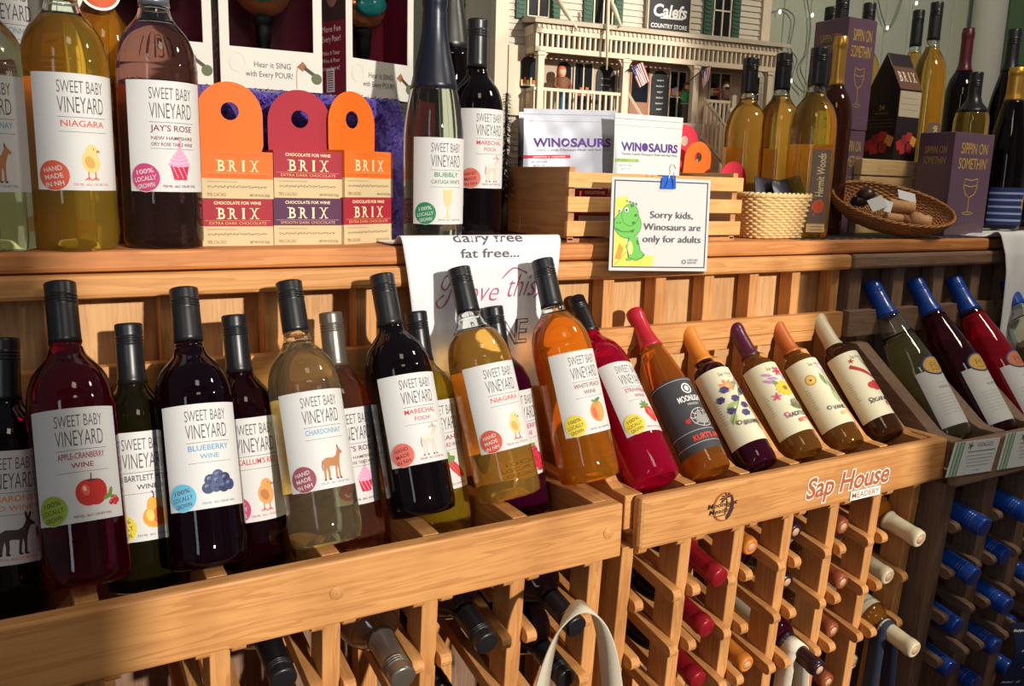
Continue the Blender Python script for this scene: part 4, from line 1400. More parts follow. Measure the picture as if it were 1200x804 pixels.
def brix(label, x0, y0, z, ang, W_, Hh, D, col, sub, tab=None):
    U = Vector((cos(ang), sin(ang), 0))
    t = face_box('chocolate_box', label, 'chocolate box', (x0, y0, z), U, W_, D, Hh, ink(*TAN) if col != ORG else ink(226, 150, 80),
                 {'front': brix_art(W_, Hh, col, sub), 'left': side_art(D, Hh, col)}, 'stacked chocolate boxes')
    if tab:
        tw, th = tab
        n = Vector((-U.y, U.x, 0))
        O = Vector((x0, y0, z + Hh)) + n * (D * .55)
        pts, hole = [(0, 0), (tw, 0)], []
        hc = th - tw / 2
        pts += [(tw / 2 + tw / 2 * cos(pi * i / 24), hc + tw / 2 * sin(pi * i / 24)) for i in range(25)]
        # plate with a round hole: outer outline paired with the hole
        hr, hy = tw * .135, hc + tw * .06
        N_ = 48
        def outer(k):
            q = 2 * pi * k / N_
            dx, dy = cos(q), sin(q)
            r = 9
            if dx > 1e-6: r = min(r, (tw / 2) / dx) if True else r
            if dx < -1e-6: r = min(r, (tw / 2) / -dx)
            if dy < -1e-6: r = min(r, hy / -dy)
            # round the top
            px_, py_ = dx * r, dy * r
            if hy + py_ > hc:
                b = -(hy - hc) * dy; c = (hy - hc) ** 2 - (tw / 2) ** 2
                r = b + sqrt(max(0, b * b - c))
                px_, py_ = dx * r, dy * r
            return (tw / 2 + px_, hy + py_)
        out = [outer(k) for k in range(N_)]
        inn = [(tw / 2 + hr * cos(2 * pi * k / N_), hy + hr * sin(2 * pi * k / N_)) for k in range(N_)]
        vs = []
        for d in (0, .0012):
            vs += [O + U * (u + (W_ - tw) * .35) + Vector((0, 0, v)) + n * d for u, v in out] + [O + U * (u + (W_ - tw) * .35) + Vector((0, 0, v)) + n * d for u, v in inn]
        fs = []
        for k in range(N_):
            j = (k + 1) % N_
            fs += [(k, j, N_ + j, N_ + k), (2 * N_ + k, 3 * N_ + k, 3 * N_ + j, 2 * N_ + j), (k, 2 * N_ + k, 2 * N_ + j, j), (N_ + k, N_ + j, 3 * N_ + j, 3 * N_ + k)]
        mb = MB(); mb.add(vs, fs)
        obj('hang_tab', mb, mat('tab_%d' % col[1], col, .6, spec=.3, noise=.03), t)
    return t


def side_art(D, Hh, col):
    a = Art()
    a.rect(0, 0, D, Hh * .42, ink(*TAN)); a.rect(0, Hh * .42, D, Hh, ink(*[int(c * .92) for c in col]))
    a.text('BRIX', D / 2, Hh * .62, Hh * .14, GOLDI)
    for i in range(3):
        a.squiggle(D * .12, D * .88, Hh * (.32 - .09 * i), Hh * .04, ink(120, 96, 70), D * .008)
    return a


def two(px0, px1, y):
    A, B_ = AY(*px0, y), AY(*px1, y)
    return A, B_


YX = 1.150
for i, (l, r, ang, cols, names, tabw, tabpx) in enumerate((
        (237, 320, 0.0, (MAR, ORG), ('red chocolate box at the bottom of the left stack', 'orange chocolate box with big orange hang tab on the left stack'), 79, 93),
        (321, 400, 0.0, (VIO, MAR), ('purple chocolate box at the bottom of the middle stack', 'red chocolate box with dark red hang tab on the middle stack'), 75, 103),
        (403, 459, 0.42, (MAR, ORG), ('red chocolate box at the bottom of the right stack', 'orange chocolate box with orange hang tab on the right stack'), 58, 105))):
    y0 = YX + (.004 if i == 1 else 0)
    A = AY(l, 270, y0)
    p = AY(r, 270, y0)
    U = Vector((cos(ang), sin(ang)))
    # width along the turned front so that its far edge meets the measured picture column
    v = ray(r, 262)
    w_ = (A.y * v.x / v.y - A.x) / (cos(ang) - sin(ang) * v.x / v.y)
    zb = ZS
    hz = (AY(l, 175, y0).z - ZS) / 2
    for j in (0, 1):
        hh = hz - .0005
        th = None
        if j == 1:
            ty = y0 + .04
            tw_ = w_ * .94
            th = (tw_, AY(l, tabpx, ty).z - (ZS + 2 * hz))
        brix(names[j], A.x + (.002 if j else 0), y0 + (.002 if j else 0), zb + j * hz, ang, w_, hh, .060, cols[j], ('SMOOTH DARK CHOCOLATE' if cols[j] == VIO else 'EXTRA DARK CHOCOLATE'), th)

# purple plush cloth over the riser behind them
x0, x1 = AY(222, 200, 1.29).x - .10, AY(468, 200, 1.26).x
ztop = .118
PLUSH = mat('purple_plush', (70, 46, 136), 0.75, noise=.7, nscale=220, bump=1.0, sheen=.6)
mb = MB()
rr = random.Random(3)


def plush(u, v):
    # over the front edge of the riser and back along its top
    L1 = ztop - ZS
    s_ = v * (L1 + .20)
    x = x0 + (x1 - x0) * u
    j = .004 * sin(u * 90 + v * 50) + .003 * sin(u * 37 - v * 91)
    if s_ < L1 - .02:
        return Vector((x + (.020 * (1 - s_ / L1) if u > .98 else 0), 1.250 + j + .006 * sin(u * 19), ZS + .001 + s_))
    q = min(1, (s_ - L1 + .02) / .04)
    return Vector((x, 1.250 + .022 * (1 - cos(q * pi / 2)) + max(0, s_ - L1 - .02) + j * (1 - q), ZS + L1 - .02 + .02 * sin(q * pi / 2) + .001))


mb.grid(plush, 70, 40, PLUSH)
t = obj('plush_cloth', mb, PLUSH, solid=.004)
tag(t, 'deep purple plush cloth draped over the riser behind the chocolate boxes', 'cloth')
# shaggy pile
pm = MB()
for i in range(5200):
    u, v = rr.random(), rr.random() * .66
    p = plush(u, v); q = plush(min(1, u + .004), v); 
    d = Vector((rr.uniform(-.6, .6), -1.0, rr.uniform(-.9, .35))).normalized()
    s_ = Vector((rr.uniform(-1, 1), 0, rr.uniform(-1, 1))).normalized() * .0013
    l = rr.uniform(.006, .013)
    pm.add([p - s_, p + s_, p + d * l], [(0, 1, 2)], False, None)
tag(obj('pile', pm, mat('purple_pile', (104, 78, 190), 0.35, noise=.5, nscale=160, spec=.8), t, fixn=False), kind='stuff')
mb = MB(); mb.box((x0 + .01, 1.275, ZS), (x1 - .012, 1.60, ztop - .002))
tag(obj('riser', mb, mat('riser_paint', (96, 70, 50), .6, noise=.1)), 'low wooden riser hidden under the purple plush cloth', 'riser')

# aerator gift boxes on the riser
TEAL, COPPER, BLK = mat('teal_glaze', (26, 140, 138), .12, coat=.6, noise=.12, nscale=60), mat('copper_glaze', (166, 98, 60), .2, metal=.5, noise=.15, nscale=60), mat('black_plastic', (22, 22, 24), .3)
CARD = mat('gift_card', (204, 200, 190), .55, noise=.03)
LINING = mat('wine_red_lining', (126, 26, 48), .45, noise=.15)
PANE = mat('box_film', (0.95, 0.95, 0.96), 0.02, trans=1.0, ior=1.08)


def gift_box(label, pl, pr, ybot, y0, ang, head, Hh=.30):
    A = AY(*pl, y0)
    v = ray(*pr)
    w_ = (A.y * v.x / v.y - A.x) / (cos(ang) - sin(ang) * v.x / v.y)
    U = Vector((cos(ang), sin(ang), 0)); n = Vector((sin(ang), -cos(ang), 0)); Zv = Vector((0, 0, 1))
    O = Vector((A.x, y0, ztop + .0015))
    D = .075
    t = thing('aerator_gift_box', label, 'gift box', O, 'aerator gift boxes on the riser')
    P = lambda u, v, d=0: O + U * u + Zv * v + n * d
    mb = MB()
    wb = .055            # printed band under the window
    x_a, x_b, z_a, z_b = w_ * .09, w_ * .91, wb, Hh - .03
    # front frame around the window
    for (a0, b0), (a1, b1) in (((0, 0), (w_, z_a)), ((0, z_b), (w_, Hh)), ((0, z_a), (x_a, z_b)), ((x_b, z_a), (w_, z_b))):
        mb.prism([(a0, b0), (a1, b0), (a1, b1), (a0, b1)], lambda u, v, d: P(u, v, d), -.0012, 0)
    obj('front_panel', mb, CARD, t)
    mb = MB()
    for (a0, b0, d0), (a1, b1, d1) in (((0, 0, -D), (.0012, Hh, -.0012)), ((w_ - .0012, 0, -D), (w_, Hh, -.0012)), ((0, 0, -D), (w_, .0012, -.0012)), ((0, Hh - .0012, -D), (w_, Hh, -.0012)), ((0, 0, -D), (w_, Hh, -D + .0012))):
        mb.add([P(a, b, c) for c in (d0, d1) for b in (b0, b1) for a in (a0, a1)], [(0, 1, 3, 2), (4, 6, 7, 5), (0, 4, 5, 1), (2, 3, 7, 6), (0, 2, 6, 4), (1, 5, 7, 3)])
    obj('box_shell', mb, LINING, t)
    mb = MB(); mb.prism([(x_a, z_a), (x_b, z_a), (x_b, z_b), (x_a, z_b)], lambda u, v, d: P(u, v, d), -.0022, -.0018)
    obj('window_film', mb, PANE, t)
    # the pourer behind the film
    cx = w_ * .47
    Mx = Matrix.Translation(P(cx, wb + .002, -.040)) @ Matrix.Diagonal((1, 1, .80, 1)) @ Matrix.Rotation(ang, 4, 'Z')
    mb = MB(); mb.lathe([(0, 0), (.0085, 0), (.0095, .008), (.0085, .011), (.0105, .014), (.0115, .040), (.0095, .043), (.014, .046), (.0145, .058), (.011, .062), (0, .062)], 20, M=Mx)
    obj('stopper', mb, BLK, t)
    mb = MB(); mb.lathe([(0, .060), (.012, .061), (.028, .070), (.038, .085), (.040, .098), (.036, .112), (.024, .124), (0, .128)], 28, M=Mx @ Matrix.Diagonal((1, .55, 1, 1)))
    hd = obj('pourer_head', mb, COPPER, t)
    mb = MB(); mb.lathe([(0, -.006), (.022, -.004), (.028, .003), (.024, .009), (0, .012)], 24, M=Mx @ Matrix.Translation((0, -.019, .101)) @ Matrix.Rotation(pi / 2, 4, 'X') @ Matrix.Rotation(.3, 4, 'Z') @ Matrix.Diagonal((1.05, .72, 1, 1)))
    obj('glazed_bird', mb, head, t)
    a = Art()
    a.text('Hear it SING', w_ * .50, .0295, .0078, ink(84, 80, 78), width=w_ * .36); a.text('with Every POUR!', w_ * .47, .0165, .0078, ink(84, 80, 78), width=w_ * .46)
    c1, c2 = ink(150, 92, 60), ink(70, 52, 44)
    a.poly([(w_ * .74, .034), (w_ * .80, .042), (w_ * .84, .036), (w_ * .80, .028)], c1); a.poly([(w_ * .82, .036), (w_ * .95, .024), (w_ * .95, .018), (w_ * .81, .031)], c2); a.ell(w_ * .94, .019, w_ * .055, .0075, ink(86, 96, 60), -30)
    a.line([(w_ * .745, .033), (w_ * .735, .018), (w_ * .738, .004)], .0012, ink(176, 150, 120))
    a.ring(w_ * .16, .034, .011, .013, .0008, ink(206, 200, 192)); 
    mb = MB(); a.build(mb, lambda u, v, h: P(u, v, h + .0003)); obj('print', mb, None, t, fixn=False)
    a = Art(); a.rect(0, 0, D, Hh, ink(124, 26, 44)); a.rect(0, Hh * .36, D, Hh, ink(58, 40, 40)); a.ell(D * .55, Hh * .5, D * .2, D * .3, ink(150, 110, 90))
    for i, tx in enumerate(('More Fun', 'Every Pour!')):
        a.text(tx, D * .52, Hh * .31 - .014 * i, .0085, WHITEINK, width=D * .62)
    for i, tx in enumerate(('Make It Your', 'Wine & Pour', 'anywhere!')):
        a.text(tx, D * .5, Hh * .20 - .011 * i, .006, WHITEINK, width=D * .6)
    a.rect(D * .35, .006, D * .62, .040, WHITEINK)
    for i in range(9):
        a.rect(D * .38, .009 + .0033 * i, D * .59, .0102 + .0033 * i, BLACKINK)
    mb = MB(); a.build(mb, lambda u, v, h: P(-h - .0004, v, -D + u)); obj('printed_side', mb, None, t, fixn=False)
    return t


gift_box('cream gift box with red window behind the rose bottle', (126, 92), (250, 88), 90, 1.270, -.03, COPPER)
gift_box('cream gift box with teal glazed pourer, middle of three', (259, 98), (378, 100), 98, 1.270, -.06, TEAL)
gift_box('cream gift box with teal glazed pourer behind the sparkling bottle', (406, 110), (484, 112), 112, 1.262, .30, TEAL)

# the riser the dollhouse and the back bottles stand on
ZR = .012
mb = MB(); mb.box((.70, 1.385, ZS), (2.70, 1.80, ZR))
tag(obj('riser', mb, mat('riser_paint', (96, 70, 50), .6, noise=.1), bevel=.003), 'long low riser under the dollhouse and the back bottles', 'riser')

# bottlebrush tree
tb = AY(597, 190, 1.33)
t = thing('bottlebrush_tree', 'frosted bottlebrush tree beside the dollhouse', 'toy tree', (tb.x, 1.345, ZS))
hgt = AY(597, 108, 1.33).z
mb = MB(); mb.tube([(tb.x, 1.345, ZS), (tb.x, 1.345, hgt)], .0025, 8); obj('stem', mb, mat('wire', (110, 100, 84), .5), t)
mb = MB(); rr = random.Random(5)
base_z = -.02
for i in range(1500):
    z = base_z + (hgt - base_z) * rr.random()
    f = 1 - (z - base_z) / (hgt - base_z)
    q = rr.random() * 2 * pi
    l = .008 + .042 * f * rr.uniform(.7, 1)
    p = Vector((tb.x, 1.345, z)); e = p + Vector((cos(q) * l, sin(q) * l, -.15 * l))
    s_ = Vector((-sin(q), cos(q), 0)) * .0009
    mb.add([p - s_, p + s_, e + s_ * .8, e - s_ * .8], [(0, 1, 2, 3)], False, mat('brush_dark', (64, 70, 58), .7) if i % 3 else mat('brush_frost', (188, 190, 182), .7))
tag(obj('bristles', mb, None, t, fixn=False), kind='stuff')
mb = MB(); mb.lathe([(0, ZS), (.017, ZS), (.019, ZS + .03), (.013, ZS + .07), (0, ZS + .07)], 20, M=Matrix.Translation((tb.x, 1.345, 0))); obj('stand', mb, mat('dark_stain', (58, 42, 34), .5), t)

# ------------------------------------------------------------------ wooden crate with the candy pouches
CRW = wood('crate_pine', (232, 178, 112), (192, 128, 70), 'X', ring=40)
CRY = wood('crate_pine_end', (206, 150, 96), (160, 104, 60), 'Y', ring=40)
X0, X1, Y0, Y1 = .748, 1.118, 1.128, 1.372
t = thing('wooden_crate', 'open slatted wooden crate holding silver candy pouches', 'crate', (X0, Y0, ZS))
for x in (X0 + .006, X1 - .018):
    mb = MB(); mb.box((x, Y0 + .008, ZS + .002), (x + .012, Y1 - .008, .026)); obj('end_board', mb, CRY, t, bevel=.0015)
for zt in ((.018, -.006), (-.020, -.044), (-.058, -.082)):
    for y in (Y0, Y1 - .007):
        mb = MB(); mb.box((X0, y, zt[1]), (X1, y + .008, zt[0])); obj('slat', mb, CRW, t, bevel=.0012)
mb = MB(); mb.box((X0 + .006, Y0 + .008, ZS), (X1 - .006, Y1 - .008, ZS + .006)); obj('bottom_board', mb, CRY, t)

SILV, POUCHW = mat('silver_pouch', (172, 174, 186), .38, metal=.25, spec=.6), mat('white_pouch', (206, 211, 208), .42, spec=.5)
PURP = ink(84, 44, 130)


def pouch(label, pl, pr, y0, zt_px, m, art_fn, zb=-.082, seed=1):
    A, B_ = AY(*pl, y0), AY(*pr, y0)
    w_ = B_.x - A.x
    zt = AY(*pl, y0).z
    h_ = zt - zb
    U = Vector((1, 0, (B_.z - A.z) / w_ * .6)).normalized()
    O = Vector((A.x, y0, zb))
    rr = random.Random(seed)
    k1, k2 = rr.uniform(0, 6), rr.uniform(0, 6)

    def side(sgn):
        def fn(u, v):
            b = sin(pi * min(1, max(0, u))) ** .5 * (1 - v ** 2.2) * .016 + .0006
            if v < .12: b *= .75 + .25 * v / .12
            wr = (.0004 * sin(u * 23 + v * 17 + k1) + .0003 * sin(v * 31 - u * 13 + k2)) * (1 if .08 < u < .92 else 0) * (0.3 if v > .92 else 1)
            pinch = .985 + .015 * cos(v * 5)
            return O + U * (w_ * (.5 + (u - .5) * pinch)) + Vector((0, -sgn * (b + wr), h_ * v))
        return fn
    t = thing('candy_pouch', label, 'candy pouch', O, 'candy pouches in the crate')
    mb = MB(); mb.grid(side(1), 36, 40); mb.grid(side(-1), 18, 20)
    obj('pouch', mb, m, t)
    a = Art(); art_fn(a)
    mb = MB(); f = side(1)
    a.build(mb, lambda u, v, h: f(u, v) + Vector((0, -.0006 - h, 0)), cut=.03)
    obj('print', mb, None, t, fixn=False)


def wino(sub, bar, sx):
    def fn(a):
        a.text('WIN', .225, .690, .070, PURP, width=.27, offset=.03); a.ell(.41, .725, .045, .036, PURP); a.poly([(.385, .712), (.40, .738), (.425, .742), (.440, .722), (.42, .716), (.41, .706)], WHITEINK)
        a.text('SAURS', .695, .690, .070, PURP, width=.46, offset=.03)
        a.text('Yummy Candy Dinosaurs Made with Real Wine', .50, .655, .020, ink(120, 112, 130), width=.84)
        a.rect(.0 if bar[0] > 150 else .02, .595, .46 if bar[0] > 150 else .32, .622, ink(*bar))
        a.squiggle(.07, .40, .608, .012, WHITEINK, .004) if sub != 'MOSCATO' else a.text(sub, .17, .600, .017, ink(60, 90, 40), width=.26)
        for i in range(2):
            a.text('NET WT 3 OZ', .14, .560 - .03 * i, .011, ink(130, 122, 130), width=.16 - .05 * i)
        a.rect(.0, .955, 1, .958, ink(150, 152, 162)); a.rect(.0, .90, 1, .902, ink(160, 162, 172))
        a.ring(.62, .30, .16, .14, .012, ink(90, 90, 100))
    return fn


pouch('silver grey candy pouch with red stripe, seen edge on behind the front pouch', (608, 131), (640, 131), 1.335, 0, SILV, wino('CABERNET', (178, 40, 60), 1), seed=2)
pouch('silver grey candy pouch with purple title and red stripe standing in the crate', (613, 127), (725, 126), 1.285, 0, SILV, wino('CABERNET BOUQUET', (178, 40, 60), 1), seed=3)
pouch('white candy pouch with purple title and green stripe standing in the crate', (720, 132), (801, 138), 1.250, 0, POUCHW, wino('MOSCATO', (150, 190, 90), 1), seed=4)

# chocolate boxes tucked into the crate: only their hang tabs and sides show
PINKT = (206, 44, 66)
def tab_box(label, px, ptop, y0, col, tilt, w_=.088):
    A = AY(*px, y0)
    zt = AY(*ptop, y0).z
    hz = .045
    zb = ZS + .0005
    b = brix(label, A.x, y0, zb, 0, w_, hz, .045, col, 'EXTRA DARK CHOCOLATE', (w_ * .92, zt - zb - hz))
    b.rotation_euler = (0, tilt, 0)
    b['group'] = 'chocolate boxes beside the crate'
tab_box('red chocolate box with rounded tab, farthest back between crate and amber bottles', (785, 240), (802, 143), 1.362, PINKT, .06, .080)
tab_box('orange chocolate box with rounded tab between the crate and the amber bottles', (802, 245), (824, 163), 1.312, ORG, .08, .076)
tab_box('pinkish red chocolate box with leaning tab behind the small pale basket', (838, 256), (866, 182), 1.264, PINKT, .22, .078)
for i, (px, ww) in enumerate(((678, .060), (752, .07))):
    A = AY(px, 250, 1.150)
    face_box('chocolate_box', ('red chocolate box seen through the left crate slats', 'red chocolate box behind the taped sign in the crate')[i], 'chocolate box', (A.x, 1.150, -.082), (1, 0, 0), ww, .04, .075, ink(150, 26, 40),
             {'front': brix_art(ww, .075, MAR, 'EXTRA DARK CHOCOLATE')}, 'chocolate boxes in the crate')

# ------------------------------------------------------------------ the sign clipped to the crate
YS = 1.086
tl, tr, br, bl = (AY(717, 206.5, YS), AY(832.5, 211, YS), AY(827.5, 318, YS), AY(713, 317, YS))
t = thing('sign', 'white sign with a green dinosaur clipped to the crate front', 'sign', bl)
Wc, Hc = (br - bl).length, (tl - bl).length


def quad(u, v, h=0):
    """u, v in 0..1 over the sheet"""
    p = bl.lerp(br, u).lerp(tl.lerp(tr, u), v)
    return p + Vector((0, -h, 0))


mb = MB(); mb.prism([(0, 0), (1, 0), (1, 1), (0, 1)], lambda u, v, d: quad(u, v, d), 0, .0008, PAPER)
a = Art()
NV = ink(42, 54, 84)
for r_ in ((.025, .035, .975, .047), (.025, .955, .975, .967), (.025, .035, .036, .967), (.964, .035, .975, .967)):
    a.rect(*r_, NV)
YL, GN, GD = ink(244, 214, 96), ink(112, 190, 88), ink(62, 132, 62)
a.poly([(.040, .05), (.42, .05), (.44, .17), (.20, .16), (.16, .20), (.16, .80), (.040, .78)], YL)
a.poly([(.05, .13), (.09, .30), (.13, .24), (.10, .12)], ink(232, 150, 60))
a.line([(.05, .06), (.16, .20)], .006, ink(170, 140, 60))
# a plain little dinosaur
a.ell(.165, .50, .135, .155, GD, 5); a.ell(.165, .50, .129, .147, GN, 5)
a.ell(.185, .60, .085, .120, GD); a.ell(.185, .60, .080, .113, GN)
for i in range(4):
    a.poly([(.255 - .03 * i, .70 + .012 * i), (.24 - .03 * i, .735 + .008 * i), (.225 - .03 * i, .715 + .01 * i)], GD)
a.poly([(.18, .37), (.265, .37), (.30, .22), (.345, .175), (.31, .13), (.24, .12), (.18, .13), (.165, .25)], GD)
a.poly([(.185, .37), (.258, .37), (.292, .22), (.330, .178), (.305, .14), (.24, .13), (.188, .14), (.175, .25)], GN)
a.ell(.195, .25, .026, .075, ink(246, 226, 130), 5)
a.poly([(.17, .30), (.145, .26), (.16, .25), (.18, .28)], GN); a.poly([(.26, .34), (.285, .285), (.265, .28), (.25, .32)], GD)
for x in (.185, .255):
    a.ell(x, .125, .030, .014, GD); a.ell(x - .004, .126, .024, .010, GN)
a.ell(.145, .655, .020, .026, WHITEINK); a.ell(.145, .650, .010, .014, BLACKINK); a.ell(.078, .645, .016, .022, WHITEINK); a.ell(.076, .640, .008, .012, BLACKINK)
a.line([(.05, .455), (.10, .425), (.17, .42), (.23, .45)], .008, GD); a.ell(.06, .515, .008, .006, GD); a.ell(.09, .515, .008, .006, GD)
for x, y in ((.22, .52), (.24, .60), (.21, .43), (.20, .70)):
    a.ell(x, y, .014, .014, GD)
TX = ink(82, 88, 98)
a.text('Sorry kids,', .60, .575, .075, TX, width=.44); a.text('Winosaurs are', .615, .445, .075, TX, width=.59); a.text('only for adults', .615, .315, .075, TX, width=.60)
a.ring(.745, .105, .020, .024, .006, TX); a.text('CAPTURE', .835, .115, .022, TX, width=.11); a.text('SLEEVES', .83, .085, .022, TX, width=.10)
a.build(mb, lambda u, v, h: quad(u, v, .0009 + h * 2), cut=0)
obj('sheet', mb, None, t, fixn=False)
SLV = mat('clear_sleeve', (0.97, 0.97, 0.97), .05, trans=1.0, ior=1.02, spec=.3)
mb = MB(); mb.prism([(-.135, -.085), (1.02, -.02), (1.02, 1.01), (-.0, 1.01), (-.06, .5)], lambda u, v, d: quad(u, v, d), -.0010, -.0006)
obj('plastic_sleeve', mb, SLV, t)
c = AY(783, 213, YS - .002)
t = thing('binder_clip', 'blue binder clip with wire loops at the top of the sign', 'clip', c)
BLU = mat('clip_blue', (24, 96, 208), .4)
mb = MB(); mb.prism([(-.0020, -.011), (.0035, -.011), (.0135, .0115), (.0120, .0130), (.0, -.0085), (-.0020, -.0085)], lambda u, v, d: c + Vector((d, u - .001 if False else -.006 + u, v * .0 - v * 1.0 + .000)), -.0150, .0150)
mb2 = MB()
mb2.prism([(-.0135, .010), (.0135, .010), (.0155, -.011), (-.0155, -.011)], lambda u, v, d: c + Vector((u, -.001 - d, v)), 0, .0012)
mb2.prism([(-.0135, .0085), (.0135, .0085), (.0135, .010), (-.0135, .010)], lambda u, v, d: c + Vector((u, -.001 + d, v)), -.0012, .012)
obj('clip_body', mb2, BLU, t, bevel=.0005)
STEEL = mat('steel_wire', (176, 176, 178), .25, metal=.9)
mb = MB(); mb.tube([c + Vector(p) for p in ((-.008, -.0035, -.009), (-.002, -.0035, .006), (.000, -.003, .016), (-.002, -.003, .022), (.002, -.003, .0265), (.007, -.003, .0265), (.0105, -.003, .022), (.009, -.003, .016), (.006, -.0035, .006), (.009, -.0035, -.009))], .0007, 8)
obj('wire_loop', mb, STEEL, t)

# ------------------------------------------------------------------ small wicker basket with dark pouches
WICK = mat('wicker', (224, 190, 132), .55, noise=.25, nscale=90, bump=.5)
WICKD = mat('wicker_dark', (166, 108, 56), .5, noise=.3, nscale=120, bump=.5)


def basket(label, cx, cy, z0, ax, ay, h_, rows, stakes, flare, m, power=4, M=None, rod=None, bowl=False):
    """woven walls: stakes and weavers going over and under"""
    t = thing('wicker_basket', label, 'basket', (cx, cy, z0))
    def P(q, f, off=0):
        c_, s_ = cos(q), sin(q)
        k = (abs(c_) ** power + abs(s_) ** power) ** (-1 / power)
        sc = (sqrt(max(0, 1 - (1 - f) ** 2)) * .98 + .02) if bowl else 1 - flare + flare * f
        n = Vector((c_ / ax, s_ / ay, 0)).normalized()
        p = Vector((ax * k * c_ * sc, ay * k * s_ * sc, h_ * f)) + n * off
        return (M @ p if M is not None else p) + Vector((cx, cy, z0))
    N_ = stakes
    r_ = rod or h_ / rows * .55
    mb = MB()
    for j in range(rows):
        f = (j + .5) / rows
        pts = []
        for i in range(N_ * 4 + 1):
            q = 2 * pi * i / (N_ * 4)
            pts.append(P(q, f, r_ * .9 * sin(q * N_ / 2 + pi * j)))
        mb.tube(pts, r_, 6, cap=False)
    obj('woven_wall', mb, m, t)
    mb = MB()
    for i in range(N_):
        q = 2 * pi * (i + .25) / N_
        mb.tube([P(q, .02 + .97 * k / 4) for k in range(5)], r_ * .7, 6)
    obj('stakes', mb, m, t)
    mb = MB()
    for ph in (0, pi):
        mb.tube([P(2 * pi * i / 120, 1.0, r_ * 1.0 * cos(i * 1.3 + ph)) + Vector((0, 0, r_ * 1.0 * sin(i * 1.3 + ph))) for i in range(121)], r_ * 1.15, 6, cap=False)
    obj('rim', mb, m, t)
    mb = MB()
    fs = [P(2 * pi * i / 48, .04) for i in range(48)]
    mb.add(fs + [p + Vector((0, 0, -.002)) for p in fs], [tuple(range(48)), tuple(range(95, 47, -1))] + [(i, (i + 1) % 48, 48 + (i + 1) % 48, 48 + i) for i in range(48)])
    obj('base', mb, m, t)
    return t


b0, b1 = AY(866, 250, 1.185), AY(943, 250, 1.185)
bx = (b0.x + b1.x) / 2
basket('small pale wicker basket with dark pouches beside the crate', bx, 1.195, ZS + .001, (b1.x - b0.x) / 2, .055, .080, 16, 56, .20, WICK)
BLKP = mat('dark_pouch', (40, 38, 54), .3, coat=.3, noise=.2, nscale=60)
for i, (px, pz, rx, lab) in enumerate(((926, 205, -.16, 'dark navy candy pouch leaning in the small pale basket, in front'), (903, 207, .10, 'dark candy pouch behind another in the small pale basket'))):
    c = AY(px, 226, 1.185 + .026 * i)
    Mx = Matrix.Translation(c) @ Matrix.Rotation(rx, 4, 'Y') @ Matrix.Rotation(radians(-14), 4, 'X')
    def fn(sg, Mx=Mx):
        def g(u, v):
            b = max(0, sin(pi * u)) ** .6 * max(0, sin(pi * v)) ** .6 * .008 + .0005
            return Mx @ Vector(((u - .5) * .084, -sg * b, -.050 + v * .078))
        return g
    t = thing('candy_pouch', lab, 'candy pouch', c, 'dark pouches in the small basket')
    mb = MB(); mb.grid(fn(1), 14, 14); mb.grid(fn(-1), 14, 14); obj('pouch', mb, BLKP, t)
    a = Art(); a.rect(.70, .05, .95, .95, ink(58, 62, 150)); a.rect(.76, .1, .80, .9, ink(120, 120, 190))
    mb = MB(); f = fn(1); a.build(mb, lambda u, v, h: f(u, v) + Vector((0, -.0008 - h, 0)), cut=.06); obj('print', mb, None, t, fixn=False)

# ------------------------------------------------------------------ fruit wine bottles with the upright brown label
HERM = wine('herm_amber', (255, 208, 84), .92)
HERM2 = wine('herm_olive', (250, 204, 96), .92)
BRN = ink(112, 94, 82)


def herm_label(L, w_=.040):
    a = Art()
    Hh = .52 * L
    a.rect(-w_ / 2, 0, w_ / 2, Hh, BRN); a.rect(-w_ / 2, .0, w_ / 2, .016, ink(224, 190, 140)); a.rect(-w_ / 2, Hh - .0015, w_ / 2, Hh, ink(210, 90, 60))
    a.text('Hermit Woods', .008, .060, .015, ink(232, 204, 150), align='LEFT', rot=90, offset=.012, sx=1, width=None) if False else None
    vs, fs = text_geo('Hermit Woods', .0205, .012, .12, 1.0, 'LEFT')
    mx = max(p[0] for p in vs)
    k = (Hh - .075) / mx
    a.raw([(.0075 - y * 1.15, .066 + x * k) for x, y in vs], fs, ink(236, 210, 160))
    a.poly([(-.004, .036), (.008, .042), (.012, .054), (.004, .062), (-.008, .058), (-.013, .046)], ink(214, 84, 52)); a.line([(-.010, .030), (.004, .056)], .0016, ink(214, 84, 52))
    a.line([(-.012, .04), (-.014, .066)], .0014, ink(214, 84, 52)); a.ring(0, .049, .012, .012, .0012, ink(226, 120, 70), 16)
    for i in range(2):
        a.squiggle(-.013, .013, .0105 - .006 * i, .0018, BLACKINK, .0006)
    return (a, .045 * L)


LH = .30
kw = dict(cap_m=CAPS['black'], cap_from=.80)
stand('amber fruit wine bottle with upright brown label, frontmost of three by the small basket', 949, 190, 1.175, .0440, 54, wine_m=HERM, fill=.765, front=herm_label(.30), roll=-.32, back=(lambda a: (a.rect(-.045, 0, .045, .16, ink(255, 238, 150)), (a, .02))[1])(Art()), **kw)
stand('amber fruit wine bottle, middle of the three behind the small basket', 910, 180, 1.295, .0430, 61, wine_m=HERM2, fill=.765, back=(lambda a: (a.rect(-.045, 0, .045, .155, ink(255, 238, 150)), (a, .02))[1])(Art()), roll=.2, **kw)
stand('amber fruit wine bottle nearest the dollhouse behind the small basket', 872, 180, 1.335, .0425, 67, wine_m=HERM2, fill=.765, back=(lambda a: (a.rect(-.045, 0, .045, .155, ink(255, 238, 150)), (a, .02))[1])(Art()), roll=.3, **kw)
stand('dark amber bottle with gold capsule between the amber bottle and tall purple box', 976, 150, 1.265, .036, 41, wine_m=wine('brown', (110, 54, 30), .8), cap_m=CAPS['gold'], cap_style='foil', cap_from=.76)

